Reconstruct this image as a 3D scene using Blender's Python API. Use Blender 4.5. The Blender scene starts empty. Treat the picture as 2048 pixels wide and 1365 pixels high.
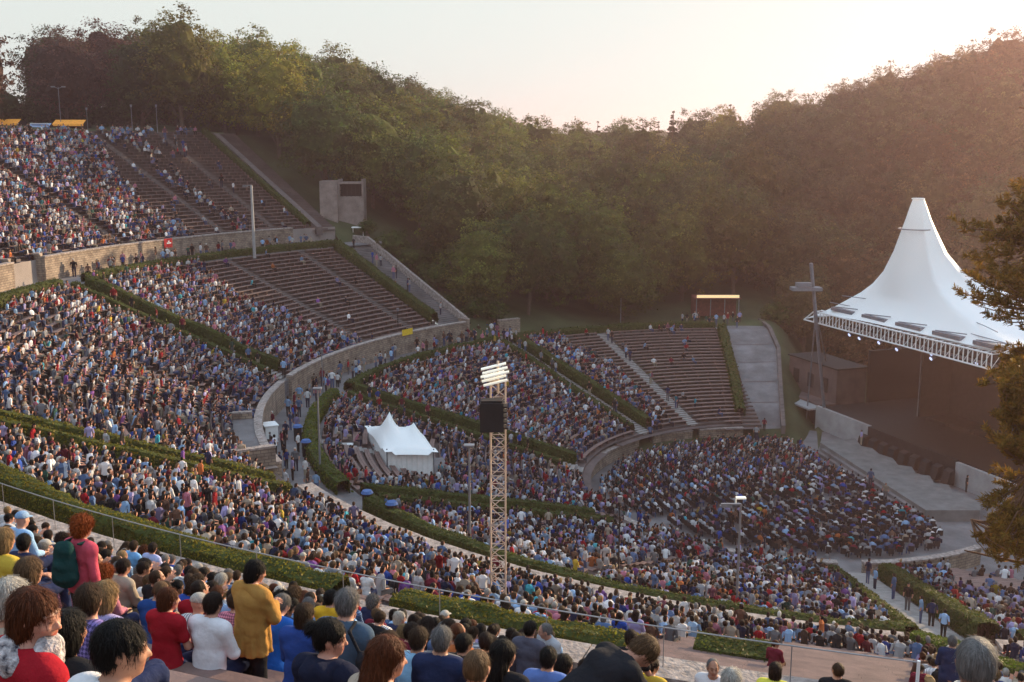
import bpy, math, random
import numpy as np
from mathutils import Vector, Matrix, noise
rnd = random.Random(11)
nr = np.random.default_rng(5)
S = bpy.context.scene
COL = S.collection
# ------------------------------------------------------------------ frame of the place
F_PX, PITCH, EYE = 2083.0, 0.185, 33.0          # camera of the photograph
CX, CY = 27.5, 89.2                             # centre of the seating bowl
LX, LY, RLO = 25.3, 90.6, 18.6                  # orchestra circle
def R(a): return math.radians(a)
def pt(th, r, z=0.0): return (CX + r*math.cos(R(th)), CY + r*math.sin(R(th)), z)
def rin(th):                                    # radius of the orchestra edge in direction th
    dx, dy = LX-CX, LY-CY
    c, s = math.cos(R(th)), math.sin(R(th))
    b = dx*c + dy*s
    return b + math.sqrt(b*b - (dx*dx+dy*dy) + RLO*RLO)
def zbowl(r):
    if r < 18.6: return 1.6
    if r < 44: return 2.6 + (r-18.6)*7.1/25.4
    if r < 48.4: return 9.7
    if r < 69.5: return 11.4 + (r-48.6)*8.7/20.9
    if r < 73.7: return 20.1
    return 21.8 + (r-73.9)*.5
def project(P):
    x, y, z = P[0], P[1], P[2]-EYE
    d = y*math.cos(PITCH) - z*math.sin(PITCH)
    v = y*math.sin(PITCH) + z*math.cos(PITCH)
    if d <= .1: return None
    return (1024 + F_PX*x/d, 682.5 - F_PX*v/d, d)
def ray(px, py):
    x = (px-1024)/F_PX; y = -(py-682.5)/F_PX
    return np.array([x, math.cos(PITCH)+y*math.sin(PITCH), -math.sin(PITCH)+y*math.cos(PITCH)])
def at_z(px, py, z):
    d = ray(px, py); t = (z-EYE)/d[2]
    return Vector((d[0]*t, d[1]*t, z))
def at_d(px, py, t):
    d = ray(px, py)
    return Vector((d[0]*t, d[1]*t, EYE+d[2]*t))
def polar(P): return math.degrees(math.atan2(P[1]-CY, P[0]-CX)) % 360, math.hypot(P[0]-CX, P[1]-CY)
def inpoly(x, y, poly):
    c = False; n = len(poly); j = n-1
    for i in range(n):
        xi, yi = poly[i]; xj, yj = poly[j]
        if (yi > y) != (yj > y) and x < (xj-xi)*(y-yi)/(yj-yi)+xi: c = not c
        j = i
    return c
# ------------------------------------------------------------------ object helpers
def tag(o, label=None, cat=None, group=None, kind=None):
    if label: o['label'] = label
    if cat: o['category'] = cat
    if group: o['group'] = group
    if kind: o['kind'] = kind
    return o
def empty(name, loc=(0,0,0), rz=0, label=None, cat=None, group=None):
    o = bpy.data.objects.new(name, None); COL.objects.link(o)
    o.empty_display_size = .2
    o.location = loc; o.rotation_euler = (0,0,rz)
    return tag(o, label, cat, group)
class MB:
    """collects boxes, bars, lofts and faces into one mesh"""
    def __init__(s): s.v=[]; s.f=[]; s.m=[]
    def add(s, vs, fs, mi=0):
        n=len(s.v); s.v.extend([tuple(v) for v in vs]); s.f.extend([tuple(i+n for i in f) for f in fs]); s.m.extend([mi]*len(fs)); return s
    def box(s, c, size, rz=0, mi=0, M=None):
        hx,hy,hz=[q/2 for q in size]; vs=[]
        ca,sa=math.cos(rz),math.sin(rz)
        for dz in (-hz,hz):
            for dx,dy in ((-hx,-hy),(hx,-hy),(hx,hy),(-hx,hy)):
                p=Vector((c[0]+dx*ca-dy*sa, c[1]+dx*sa+dy*ca, c[2]+dz))
                vs.append(M@p if M else p)
        return s.add(vs,[(0,3,2,1),(4,5,6,7),(0,1,5,4),(1,2,6,5),(2,3,7,6),(3,0,4,7)],mi)
    def tube(s, a, b, ra, rb=None, n=8, mi=0, caps=True):
        a=Vector(a); b=Vector(b); rb=ra if rb is None else rb
        d=(b-a); 
        if d.length<1e-6: return s
        q=d.to_track_quat('Z','Y'); vs=[]
        for P,r in ((a,ra),(b,rb)):
            for i in range(n):
                t=2*math.pi*i/n
                vs.append(P+q@Vector((r*math.cos(t),r*math.sin(t),0)))
        fs=[(i,(i+1)%n,n+(i+1)%n,n+i) for i in range(n)]
        if caps: fs+=[tuple(range(n-1,-1,-1)),tuple(range(n,2*n))]
        return s.add(vs,fs,mi)
    def path(s, pts, r, n=6, mi=0):
        for a,b in zip(pts[:-1],pts[1:]): s.tube(a,b,r,r,n,mi)
        return s
    def build(s, name, mats, parent=None, smooth=False, loc=None):
        me=bpy.data.meshes.new(name); me.from_pydata(s.v,[],s.f); 
        if not isinstance(mats,(list,tuple)): mats=[mats]
        for m in mats: me.materials.append(m)
        if len(mats)>1: me.polygons.foreach_set('material_index', s.m)
        if smooth: me.polygons.foreach_set('use_smooth',[True]*len(me.polygons))
        me.update()
        o=bpy.data.objects.new(name,me); COL.objects.link(o)
        if parent: o.parent=parent
        if loc is not None: o.location=loc
        return o
def np_mesh(name, V, Q, mats, cols=None, smooth=False, mi=None):
    """V (n,3), Q (m,k) same-size faces, cols (m,3) per face"""
    me=bpy.data.meshes.new(name); k=Q.shape[1]; m=len(Q)
    me.vertices.add(len(V)); me.vertices.foreach_set('co',V.astype(np.float32).ravel())
    me.loops.add(m*k); me.loops.foreach_set('vertex_index',Q.astype(np.int32).ravel())
    me.polygons.add(m); me.polygons.foreach_set('loop_start',np.arange(0,m*k,k,dtype=np.int32))
    me.polygons.foreach_set('loop_total',np.full(m,k,dtype=np.int32))
    for x in (mats if isinstance(mats,(list,tuple)) else [mats]): me.materials.append(x)
    if mi is not None: me.polygons.foreach_set('material_index',mi.astype(np.int32))
    me.update(calc_edges=True)
    me.polygons.foreach_set('use_smooth',np.full(m,smooth,dtype=bool))
    if cols is not None:
        a=me.attributes.new('tint','FLOAT_COLOR','FACE')
        c=np.ones((m,4),dtype=np.float32); c[:,:3]=cols; a.data.foreach_set('color',c.ravel())
    return me
def link(name, me, parent=None, loc=None):
    o=bpy.data.objects.new(name,me); COL.objects.link(o)
    if parent: o.parent=parent
    if loc is not None: o.location=loc
    return o
# ------------------------------------------------------------------ materials
def mat(name, base=(.5,.5,.5), rough=.8, metal=0, noise_s=None, var=.25, bump=0, bump_s=None, src=None, spec=.3, trans=0, emis=None, col2=None):
    """src: None | 'object' (object colour) | 'tint' (face attribute) | 'both'"""
    m=bpy.data.materials.new(name); m.use_nodes=True; nt=m.node_tree; N=nt.nodes; L=nt.links
    b=N['Principled BSDF']; b.inputs['Roughness'].default_value=rough; b.inputs['Metallic'].default_value=metal
    b.inputs['Specular IOR Level'].default_value=spec
    b.inputs['Base Color'].default_value=(*base,1)
    out=None
    def mul(a,bb):
        x=N.new('ShaderNodeMix'); x.data_type='RGBA'; x.blend_type='MULTIPLY'; x.inputs[0].default_value=1
        L.new(a,x.inputs[6]); L.new(bb,x.inputs[7]); return x.outputs[2]
    if src in('object','both'):
        oi=N.new('ShaderNodeObjectInfo'); out=oi.outputs['Color']
    if src in('tint','both'):
        at=N.new('ShaderNodeAttribute'); at.attribute_name='tint'
        out=at.outputs['Color'] if out is None else mul(out,at.outputs['Color'])
    tc=N.new('ShaderNodeTexCoord')
    if noise_s:
        n=N.new('ShaderNodeTexNoise'); n.inputs['Scale'].default_value=noise_s; n.inputs['Detail'].default_value=6
        n.inputs['Roughness'].default_value=.6
        L.new(tc.outputs['Object'],n.inputs['Vector'])
        r=N.new('ShaderNodeValToRGB'); e=r.color_ramp.elements; e[0].position=.3; e[1].position=.7
        if out is None:
            c2=col2 or tuple(min(1,c*(1+var)) for c in base)
            e[0].color=(*[c*(1-var) for c in base],1); e[1].color=(*c2,1)
            L.new(n.outputs['Fac'],r.inputs['Fac']); out=r.outputs['Color']
        else:
            e[0].color=(1-var,1-var,1-var,1); e[1].color=(1,1,1,1)
            L.new(n.outputs['Fac'],r.inputs['Fac']); out=mul(out,r.outputs['Color'])
    if out is not None: L.new(out,b.inputs['Base Color'])
    if bump:
        n2=N.new('ShaderNodeTexNoise'); n2.inputs['Scale'].default_value=bump_s or (noise_s or 5)*3; n2.inputs['Detail'].default_value=5
        L.new(tc.outputs['Object'],n2.inputs['Vector'])
        bm=N.new('ShaderNodeBump'); bm.inputs['Strength'].default_value=bump; bm.inputs['Distance'].default_value=.05
        L.new(n2.outputs['Fac'],bm.inputs['Height']); L.new(bm.outputs['Normal'],b.inputs['Normal'])
    if emis: b.inputs['Emission Color'].default_value=(*emis[0],1); b.inputs['Emission Strength'].default_value=emis[1]
    if trans:                                   # thin leaf / membrane: part of the light goes through
        tr=N.new('ShaderNodeBsdfTranslucent'); mx=N.new('ShaderNodeMixShader'); mx.inputs[0].default_value=trans
        if out is not None: L.new(out,tr.inputs['Color'])
        else: tr.inputs['Color'].default_value=(*base,1)
        L.new(b.outputs[0],mx.inputs[1]); L.new(tr.outputs[0],mx.inputs[2]); L.new(mx.outputs[0],N['Material Output'].inputs['Surface'])
    return m
def brickmat(name, c1, c2, mortar, sc=1.0, bw=.5, rh=.22):
    m=bpy.data.materials.new(name); m.use_nodes=True; nt=m.node_tree; N=nt.nodes; L=nt.links; b=N['Principled BSDF']
    b.inputs['Roughness'].default_value=.9
    tc=N.new('ShaderNodeTexCoord')
    uv=N.new('ShaderNodeUVMap'); uv.uv_map='UVMap'
    br=N.new('ShaderNodeTexBrick'); br.inputs['Color1'].default_value=(*c1,1); br.inputs['Color2'].default_value=(*c2,1); br.inputs['Mortar'].default_value=(*mortar,1)
    br.inputs['Scale'].default_value=sc; br.inputs['Brick Width'].default_value=bw; br.inputs['Row Height'].default_value=rh; br.inputs['Mortar Size'].default_value=.02
    br.offset=.43
    L.new(uv.outputs['UV'],br.inputs['Vector'])
    n=N.new('ShaderNodeTexNoise'); n.inputs['Scale'].default_value=1.3; n.inputs['Detail'].default_value=7; L.new(tc.outputs['Object'],n.inputs['Vector'])
    r=N.new('ShaderNodeValToRGB'); r.color_ramp.elements[0].position=.3; r.color_ramp.elements[0].color=(.5,.47,.45,1); r.color_ramp.elements[1].position=.65; r.color_ramp.elements[1].color=(1.1,1.08,1.02,1)
    L.new(n.outputs['Fac'],r.inputs['Fac'])
    x=N.new('ShaderNodeMix'); x.data_type='RGBA'; x.blend_type='MULTIPLY'; x.inputs[0].default_value=1
    L.new(br.outputs['Color'],x.inputs[6]); L.new(r.outputs['Color'],x.inputs[7]); L.new(x.outputs[2],b.inputs['Base Color'])
    bm=N.new('ShaderNodeBump'); bm.inputs['Strength'].default_value=.5; bm.inputs['Distance'].default_value=.03
    L.new(br.outputs['Fac'],bm.inputs['Height']); bm.invert=True; L.new(bm.outputs['Normal'],b.inputs['Normal'])
    return m
M={}
M['terrace']=mat('terrace_paving',(.11,.082,.078),.9,noise_s=.6,var=.3,bump=.3,bump_s=8)
M['bench']=mat('bench_wood',(.185,.118,.105),.6,noise_s=1.2,var=.28,bump=.15,bump_s=20)
M['path']=mat('grey_paving',(.165,.155,.16),.85,noise_s=.45,var=.35,bump=.2,bump_s=12)
M['stepdark']=mat('worn_step_stone',(.13,.105,.1),.9,noise_s=1.5,var=.3)
M['step']=mat('stair_stone',(.27,.25,.24),.85,noise_s=1.5,var=.25,bump=.2,bump_s=10)
M['coping']=mat('coping_stone',(.31,.26,.24),.9,noise_s=3.5,var=.5,bump=1.0,bump_s=9)
M['stone']=brickmat('wall_stone',(.36,.29,.24),(.26,.21,.18),(.13,.11,.1))
M['towerstone']=mat('tower_stone',(.24,.195,.18),.9,noise_s=.9,var=.3,bump=.3,bump_s=5)
M['concrete']=mat('tower_concrete',(.27,.235,.225),.9,noise_s=.4,var=.2,bump=.2,bump_s=6)
M['openingdark']=mat('dark_opening',(.035,.03,.03),.9)
M['leaf']=mat('leaf',(.06,.09,.03),.6,src='both',noise_s=.35,var=.3,trans=.45,spec=.2)
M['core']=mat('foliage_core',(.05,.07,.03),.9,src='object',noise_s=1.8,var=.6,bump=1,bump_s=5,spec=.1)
M['bark']=mat('bark',(.09,.065,.05),.95,noise_s=6,var=.4,bump=.7,bump_s=25)
M['pinebark']=mat('pine_bark',(.16,.085,.05),.95,noise_s=6,var=.45,bump=.8,bump_s=25)
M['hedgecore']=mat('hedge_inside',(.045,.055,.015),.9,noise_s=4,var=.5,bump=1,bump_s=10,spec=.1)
M['forestfloor']=mat('forest_floor',(.05,.06,.025),.95,noise_s=.15,var=.5,bump=.6,bump_s=2)
M['grass']=mat('grass',(.06,.09,.03),.9,noise_s=1.2,var=.4,bump=.5,bump_s=12)
M['cloth']=mat('cloth',rough=.9,src='object',noise_s=7,var=.22,bump=.9,bump_s=4.5,spec=.08)
M['hair']=mat('hair',rough=.6,src='both',noise_s=30,var=.5,bump=.35,bump_s=34,spec=.15)
for n_ in list(M['hair'].node_tree.nodes):
    if n_.type=='TEX_NOISE':
        mp=M['hair'].node_tree.nodes.new('ShaderNodeMapping'); mp.inputs['Scale'].default_value=(3.2,3.2,.35)
        l=n_.inputs['Vector'].links[0]; src_=l.from_socket; M['hair'].node_tree.links.remove(l)
        M['hair'].node_tree.links.new(src_,mp.inputs['Vector']); M['hair'].node_tree.links.new(mp.outputs[0],n_.inputs['Vector'])
M['skin']=mat('skin',rough=.5,src='both',noise_s=25,var=.12,spec=.35)
M['crowd']=mat('crowd_clothes',rough=.8,src='tint',spec=.15)
M['metal']=mat('painted_steel',(.2,.215,.25),.5,.4,noise_s=3,var=.15)
M['galv']=mat('galvanised_pipe',(.3,.3,.32),.4,.7,noise_s=5,var=.15)
M['truss']=mat('lattice_steel',(.62,.5,.42),.5,.35,noise_s=3,var=.2)
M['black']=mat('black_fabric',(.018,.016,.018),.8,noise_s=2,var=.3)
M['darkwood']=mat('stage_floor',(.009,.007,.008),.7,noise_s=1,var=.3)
M['plank']=mat('forestage_boards',(.17,.165,.165),.8,noise_s=.8,var=.25,bump=.2,bump_s=10)
M['fascia']=mat('stage_wall_plaster',(.33,.33,.34),.85,noise_s=.7,var=.2)
M['membrane']=mat('tent_membrane',(.95,.97,.98),.5,noise_s=.15,var=.03,trans=.12,spec=.3)
M['white']=mat('white_paint',(.85,.86,.87),.5,noise_s=3,var=.08)
M['glasslamp']=mat('lamp_lens',(.8,.82,.9),.2,emis=((.55,.65,1),.7))
M['lampwhite']=mat('lamp_head_white',(.9,.88,.8),.3,emis=((1,.92,.75),.16))
M['red']=mat('red_cloth',(.55,.02,.03),.7,noise_s=4,var=.2)
M['yellow']=mat('yellow_cloth',(.75,.5,.03),.7,noise_s=4,var=.15)
M['blue']=mat('blue_lid',(.05,.12,.32),.7,noise_s=4,var=.2)
M['brickred']=mat('red_kiosk_paint',(.16,.045,.035),.7,noise_s=3,var=.3)
M['sign']=mat('lit_sign',(.9,.7,.4),.5,emis=((1,.72,.35),.4))
M['orangeglow']=mat('orange_awning',(.75,.3,.04),.6,emis=((1,.45,.08),.12),noise_s=3,var=.2)  # awning cloth with a faint glow put into the material
def pattern(name,kind):
    m=M['cloth'].copy(); m.name=name; N=m.node_tree.nodes; L=m.node_tree.links; b=N['Principled BSDF']
    src=b.inputs['Base Color'].links[0].from_socket; tc=[n for n in N if n.type=='TEX_COORD'][0]
    def wave(dirn,sc):
        w_=N.new('ShaderNodeTexWave'); w_.bands_direction=dirn; w_.inputs['Scale'].default_value=sc; w_.inputs['Distortion'].default_value=.4; L.new(tc.outputs['Object'],w_.inputs['Vector']); return w_.outputs['Fac']
    f=wave('Z' if kind!='vert' else 'X',9 if kind!='check' else 11)
    if kind=='check':
        g=wave('X',11); a=N.new('ShaderNodeMath'); a.operation='ADD'; L.new(f,a.inputs[0]); L.new(g,a.inputs[1]); h_=N.new('ShaderNodeMath'); h_.operation='MULTIPLY'; h_.inputs[1].default_value=.5; L.new(a.outputs[0],h_.inputs[0]); f=h_.outputs[0]
    r=N.new('ShaderNodeValToRGB'); r.color_ramp.elements[0].position=.42; r.color_ramp.elements[1].position=.6; r.color_ramp.elements[0].color=(.45,.45,.5,1); r.color_ramp.elements[1].color=(1.5,1.45,1.4,1); L.new(f,r.inputs[0])
    x=N.new('ShaderNodeMix'); x.data_type='RGBA'; x.blend_type='MULTIPLY'; x.inputs[0].default_value=1; x.clamp_result=True; L.new(src,x.inputs[6]); L.new(r.outputs[0],x.inputs[7]); L.new(x.outputs[2],b.inputs['Base Color']); return m
PAT={'check':pattern('checked_cloth_pattern','check'),'stripe':pattern('striped_cloth_pattern','horiz'),'vert':pattern('pinstripe_cloth_pattern','vert')}
# ------------------------------------------------------------------ camera, world, sun
cam=bpy.data.cameras.new('camera'); co=bpy.data.objects.new('camera',cam); COL.objects.link(co)
cam.sensor_width=36; cam.lens=F_PX/2048*36; cam.clip_end=3000; cam.clip_start=.1
co.location=(0,0,EYE); co.rotation_euler=(math.pi/2-PITCH,0,0); S.camera=co
SUN_EL, SUN_AZ = 12.5, 49.0                      # degrees; azimuth to the right of the view
w=bpy.data.worlds.new('World'); S.world=w; w.use_nodes=True; wn=w.node_tree
sky=wn.nodes.new('ShaderNodeTexSky'); sky.sky_type='NISHITA'; sky.sun_disc=False
sky.sun_elevation=R(SUN_EL); sky.sun_rotation=R(SUN_AZ); sky.air_density=1.0; sky.dust_density=2.0; sky.ozone_density=1.5
bg=wn.nodes['Background']; bg.inputs['Strength'].default_value=.068
hs=wn.nodes.new('ShaderNodeHueSaturation'); hs.inputs['Saturation'].default_value=.2; hs.inputs['Value'].default_value=.6
mx=wn.nodes.new('ShaderNodeMix'); mx.data_type='RGBA'; mx.inputs[0].default_value=.72; mx.inputs[7].default_value=(8.2,9.2,8.8,1)
wn.links.new(sky.outputs[0],hs.inputs['Color']); wn.links.new(hs.outputs[0],mx.inputs[6]); 
geo=wn.nodes.new('ShaderNodeTexCoord'); sep=wn.nodes.new('ShaderNodeSeparateXYZ'); wn.links.new(geo.outputs['Generated'],sep.inputs[0])
cr=wn.nodes.new('ShaderNodeValToRGB'); cr.color_ramp.elements[0].position=.14; cr.color_ramp.elements[0].color=(1,1,1,1); cr.color_ramp.elements[1].position=.8; cr.color_ramp.elements[1].color=(1.0,1.15,1.5,1); wn.links.new(sep.outputs[2],cr.inputs[0])
vm=wn.nodes.new('ShaderNodeVectorMath'); vm.operation='MULTIPLY'; wn.links.new(mx.outputs[2],vm.inputs[0]); wn.links.new(cr.outputs[0],vm.inputs[1])
wn.links.new(vm.outputs[0],bg.inputs[0])   # hazy evening sky: pale along the horizon, bluer overhead
sl=bpy.data.lights.new('sun','SUN'); sl.energy=5.0; sl.angle=R(.5); sl.color=(1,.74,.44)
so=bpy.data.objects.new('sun',sl); COL.objects.link(so); so.location=(60,120,90)
so.rotation_euler=(R(90-SUN_EL),0,R(180-SUN_AZ))
S.view_settings.view_transform='Standard'; S.view_settings.look='None'; S.view_settings.exposure=0.85
S.view_settings.gamma=1
S.render.resolution_x=1024; S.render.resolution_y=682
S.cycles.volume_bounces=1; S.cycles.max_bounces=6; S.cycles.transparent_max_bounces=8
# ------------------------------------------------------------------ the ground outside the bowl
def smooth(t): t=min(1,max(0,t)); return t*t*(3-2*t)
HZ=[(-180,38),(-105,40),(-40,42),(0,43),(35,45),(56,42),(64,39),(70,33.5),(78,27.5),(86,22.5),(95,21.5),(103,26),(112,35),(120,40),(127,40),(140,38),(180,38)]
def lerp_tab(tab,x):
    for (a,b),(c,d) in zip(tab[:-1],tab[1:]):
        if a<=x<=c: return b+(d-b)*(x-a)/(c-a)
    return tab[-1][1]
def wrap(th): return (th+180)%360-180
def gz(th, r):
    """height of the ground anywhere outside the seats"""
    t=wrap(th); hz=lerp_tab(HZ,t)
    inbowl = (t>=134.2 or t<=-85)
    if inbowl:
        if r<100.4: return zbowl(r)
        return 35.0+(hz-35)*smooth((r-100.4)/50)
    if 91<=t<134.2:
        wv=smooth((t-108)/(132.0-108))
        za=zbowl(min(r,48.3)) if r<48.4 else 9.7+(hz-9.7)*smooth((r-48.4)/105*.9+.06)-.2
        zb=zbowl(r) if r<100 else 35
        zb=min(zb, hz)
        return za*(1-wv)+max(za,zb-.6)*wv
    if 72<=t<91:
        a=smooth((t-72)/10)
        zt=2.6+(r-18.6)*7.1/25.4 if r<48.4 else 9.7+(r-48.4)*.12
        zt=max(1.6,zt)
    else:
        a=0; zt=1.6
    z0=zt*a+1.6*(1-a)
    if -85<t<-60:                                # right end of the near seats runs out into the slope
        b=smooth((-60-t)/25); z0=z0*(1-b)+zbowl(r)*b
        if r>100: return 35+(hz-35)*smooth((r-100)/50)
    rr=smooth((r-56)/98)
    return z0+(hz-z0)*rr if hz>z0 else z0
def ground_mesh():
    ths=[-85+i*1.0 for i in range(0,220)]        # -85 .. 132, the side open to the stage and the forest
    V=[];F=[]
    rs=[0]
    r=14
    while r<190: rs.append(r); r+=2.0 if r<60 else 4
    rs+=[230,300,420,600,900]
    n=len(rs)
    for t in ths:
        for r in rs:
            x,y,_=pt(t,r); z=gz(t,min(r,190))
            if r>60: z+=noise.noise(Vector((x*.03,y*.03,0)))*1.2
            if t>131.9: z-= .0
            V.append((x,y,z-(1.0 if r<30 and (t>74 or t<-80) else .6 if 74<t<91.5 and 16<r<49 else .06)))
    for i in range(len(ths)-1):
        for j in range(n-1):
            a=i*n+j; F.append((a,a+1,a+n+1,a+n))
    mb=MB(); mb.add(V,F); return mb
tag(ground_mesh().build('forest_ground',M['forestfloor'],smooth=True),kind='structure')
def ground2():
    ths=[133.6+i*1.5 for i in range(0,95)]
    rs=[100.3,102,105,110,118,128,140,155,175,200,260,350,500,900]
    V=[];F=[];n=len(rs)
    for t in ths:
        for r in rs:
            x,y,_=pt(t,r); V.append((x,y,gz(t,r)+ (noise.noise(Vector((x*.03,y*.03,0)))*1.0 if r>108 else 0)-.03))
    for i in range(len(ths)-1):
        for j in range(n-1):
            a=i*n+j; F.append((a,a+1,a+n+1,a+n))
    mb=MB(); mb.add(V,F); return mb
tag(ground2().build('plateau_ground',M['forestfloor'],smooth=True),kind='structure')
# ------------------------------------------------------------------ terraces
def terrace(name, rows, th0, th1, dz, inner=None):
    """rows: list of (r, z); each a tread .8 deep and the riser behind it"""
    ths=np.arange(th0,th1+.01,1.0); V=[];F=[]
    mb=MB()
    for a,b in zip(ths[:-1],ths[1:]):
        for r,z in rows:
            ra=rb=r-.4
            if inner:
                ia=max(inner(a),inner(b))
                if r+.4<ia: continue
            r2=r+.4
            mb.add([pt(a,ra,z),pt(b,rb,z),pt(b,r2,z),pt(a,r2,z)],[(0,3,2,1)])
            mb.add([pt(a,r2,z),pt(b,r2,z),pt(b,r2,z+dz),pt(a,r2,z+dz)],[(0,3,2,1)])
    return mb
LOW=[(43.2-.8*k, 9.48-.8*k*.2795) for k in range(31)]
MID=[(49.2+.8*k, 11.6+.8*k*.416) for k in range(25)]
UPR=[(74.8+.8*k, 22.2+.4*k) for k in range(32)]
tag(terrace('lower_terrace',LOW,91,285,.2236,rin).build('lower_terrace',M['terrace']),kind='structure')
tag(terrace('middle_terrace',MID,136.8,280,.333).build('middle_terrace',M['terrace']),kind='structure')
tag(terrace('upper_terrace',UPR,136.8,275,.4).build('upper_terrace',M['terrace']),kind='structure')
def ring(name, r0, r1, z0, z1, th0, th1, m, lip=0):
    mb=MB(); ths=np.arange(th0,th1+.01,1.5)
    for a,b in zip(ths[:-1],ths[1:]):
        mb.add([pt(a,r0,z0),pt(b,r0,z0),pt(b,r1,z1),pt(a,r1,z1)],[(0,3,2,1)])
        mb.add([pt(a,r0,z0),pt(b,r0,z0),pt(b,r0,z0-.6),pt(a,r0,z0-.6)],[(0,1,2,3)])
    return tag(mb.build(name,m),kind='structure')
ring('lower_walkway',43.6,48.9,9.72,9.72,91,285,M['path'])
ring('upper_walkway',69.0,73.9,20.1,20.1,132.5,275,M['path'])
# orchestra floor and the paved yard in front of the stage
mb=MB(); n=72
vs=[(LX+24*math.cos(2*math.pi*i/n),LY+24*math.sin(2*math.pi*i/n),1.606) for i in range(n)]
mb.add(vs,[tuple(range(n))]); tag(mb.build('orchestra_floor',M['path']),kind='structure')
# concrete path on the far side, between the seats and the stage houses
def gp(x,y,dz=0):
    t,r=polar((x,y)); return Vector((x,y,gz(t,r)+dz))
mb=MB(); NY,NX=34,12; V=[]
for j in range(NY+1):
    y=108.3+(139.5-108.3)*j/NY; f=j/NY
    xl=26.2+2.1*f; xr=lerp_tab([(0,29.2),(.3,31),(.6,33),(.8,33.2),(1,33.3)],f)
    for i in range(NX+1):
        x=xl+(xr-xl)*i/NX
        zz=2.6+(max(math.hypot(x-CX,y-CY),18.6)-18.6)*7.1/25.4 if math.hypot(x-CX,y-CY)<44 else 9.7
        zz=1.62+(zz-1.62)*smooth(j/6) if j<6 else zz
        V.append((x,y,zz+.02))
F_=[(j*(NX+1)+i,j*(NX+1)+i+1,(j+1)*(NX+1)+i+1,(j+1)*(NX+1)+i) for j in range(NY) for i in range(NX)]
mb.add(V,F_); tag(mb.build('service_path',M['path'],smooth=True),kind='structure')
for yj in (114.5,119.2,124.0,128.6,133.4):
    mb=MB(); f=(yj-108.3)/31.2; xl=26.4+2.1*f; xr=lerp_tab([(0,29.2),(.3,31),(.6,33),(.8,33.2),(1,33.3)],f)-.3
    for i in range(8):
        v=[]
        for (x,y) in ((xl+(xr-xl)*i/8,yj-.05),(xl+(xr-xl)*(i+1)/8,yj-.05),(xl+(xr-xl)*(i+1)/8,yj+.05),(xl+(xr-xl)*i/8,yj+.05)):
            v.append((x,y,2.6+(max(math.hypot(x-CX,y-CY),18.6)-18.6)*7.1/25.4+.05 if math.hypot(x-CX,y-CY)<44 else 9.75))
        mb.add(v,[(0,1,2,3)])
    tag(mb.build('path_joint',M['terrace']),kind='structure')
kp=[(29.3,108.8),(31.1,117.6),(33.1,127),(33.3,133.3),(33.4,138.8)]
mb=MB(); kp=[Vector((x,y,0)) for x,y in kp]
for a_,b_ in zip(kp[:-1],kp[1:]):
    for i in range(6):
        p=a_.lerp(b_,i/6); q_=a_.lerp(b_,(i+1)/6-.004); hh=lambda v:(2.6+(max(math.hypot(v.x-CX,v.y-CY),18.6)-18.6)*7.1/25.4 if math.hypot(v.x-CX,v.y-CY)<44 else 9.7)
        z0,z1=hh(p)-.5,hh(q_)-.5; n=Vector((-(q_-p).y,(q_-p).x,0)).normalized()*.22
        v=[(c.x,c.y,z) for c,z in((p+n,z0),(p-n,z0),(q_-n,z1),(q_+n,z1),(p+n,z0+.95),(p-n,z0+.95),(q_-n,z1+.95),(q_+n,z1+.95))]
        mb.add(v,[(0,1,2,3),(4,7,6,5),(0,4,5,1),(1,5,6,2),(2,6,7,3),(3,7,4,0)])
tag(mb.build('kerb_wall',M['stepdark']),'low kerb wall along the right side of the concrete path','wall')
# ------------------------------------------------------------------ benches
AIS={'LOW':[(112,1.2),(129.7,2.6),(170.3,3.2),(191,1.2),(211.2,3.2),(236,1.2),(261.3,4.2)],
     'MID':[(142,1.1),(152,1.1),(173.2,3.2),(187,1.2),(200,1.2),(214.9,3.2),(232,1.3),(243,1.3),(259.5,3.4)],
     'UP':[(141.3,1.2),(147.5,1.2),(160,1.3),(173,1.4),(187,1.3),(200,1.3),(215,1.3),(228,1.3),(239.5,1.3),(252.3,1.4),(262,1.3)]}
SPAN={'LOW':(96.5,284),'MID':(138.2,278),'UP':(137.5,272)}
def clear(tier, th, r, extra=0.0):
    for a,wd in AIS[tier]:
        if abs(math.radians(th-a))*r < wd/2+extra: return False
    return True
def paved(tier,th,r):      # flat paved yard behind the middle wall
    return tier=='MID' and 191.5<th<213 and r<50.3
def low_edge(th):          # right-hand end of the far lower block
    return th
segs=[]
def seg_list(tier, rows):
    out=[]
    for k,(r,z) in enumerate(rows):
        a0,a1=SPAN[tier]
        if tier=='LOW':
            a0=90+math.degrees(math.asin(min(1,1.3/r)))+ (0 if r>30 else (30-r)*.35)
        cuts=[a0]
        for a,wd in sorted(AIS[tier]):
            h=math.degrees((wd/2+.1)/r)
            cuts+= [a-h,a+h]
        cuts.append(a1)
        for i in range(0,len(cuts),2):
            s,e=cuts[i],cuts[i+1]
            if e-s<2: continue
            if tier=='LOW':
                # clip to the orchestra edge
                ss=[t for t in np.arange(s,e+.01,.5) if r-.45>rin(t)]
                if len(ss)<6: continue
                s,e=ss[0],ss[-1]
            if tier=='MID' and r<50.3:
                if s<191.5<e:
                    out.append((tier,k,r,z,s,191)); s=213.3
                    if e<s+1: continue
                elif s>=191.5 and e<=213: continue
                elif s<213<e: s=213.3
            out.append((tier,k,r,z,s,e))
    return out
for tier,rows in (('LOW',LOW),('MID',MID),('UP',UPR)): segs+=seg_list(tier,rows)
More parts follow.
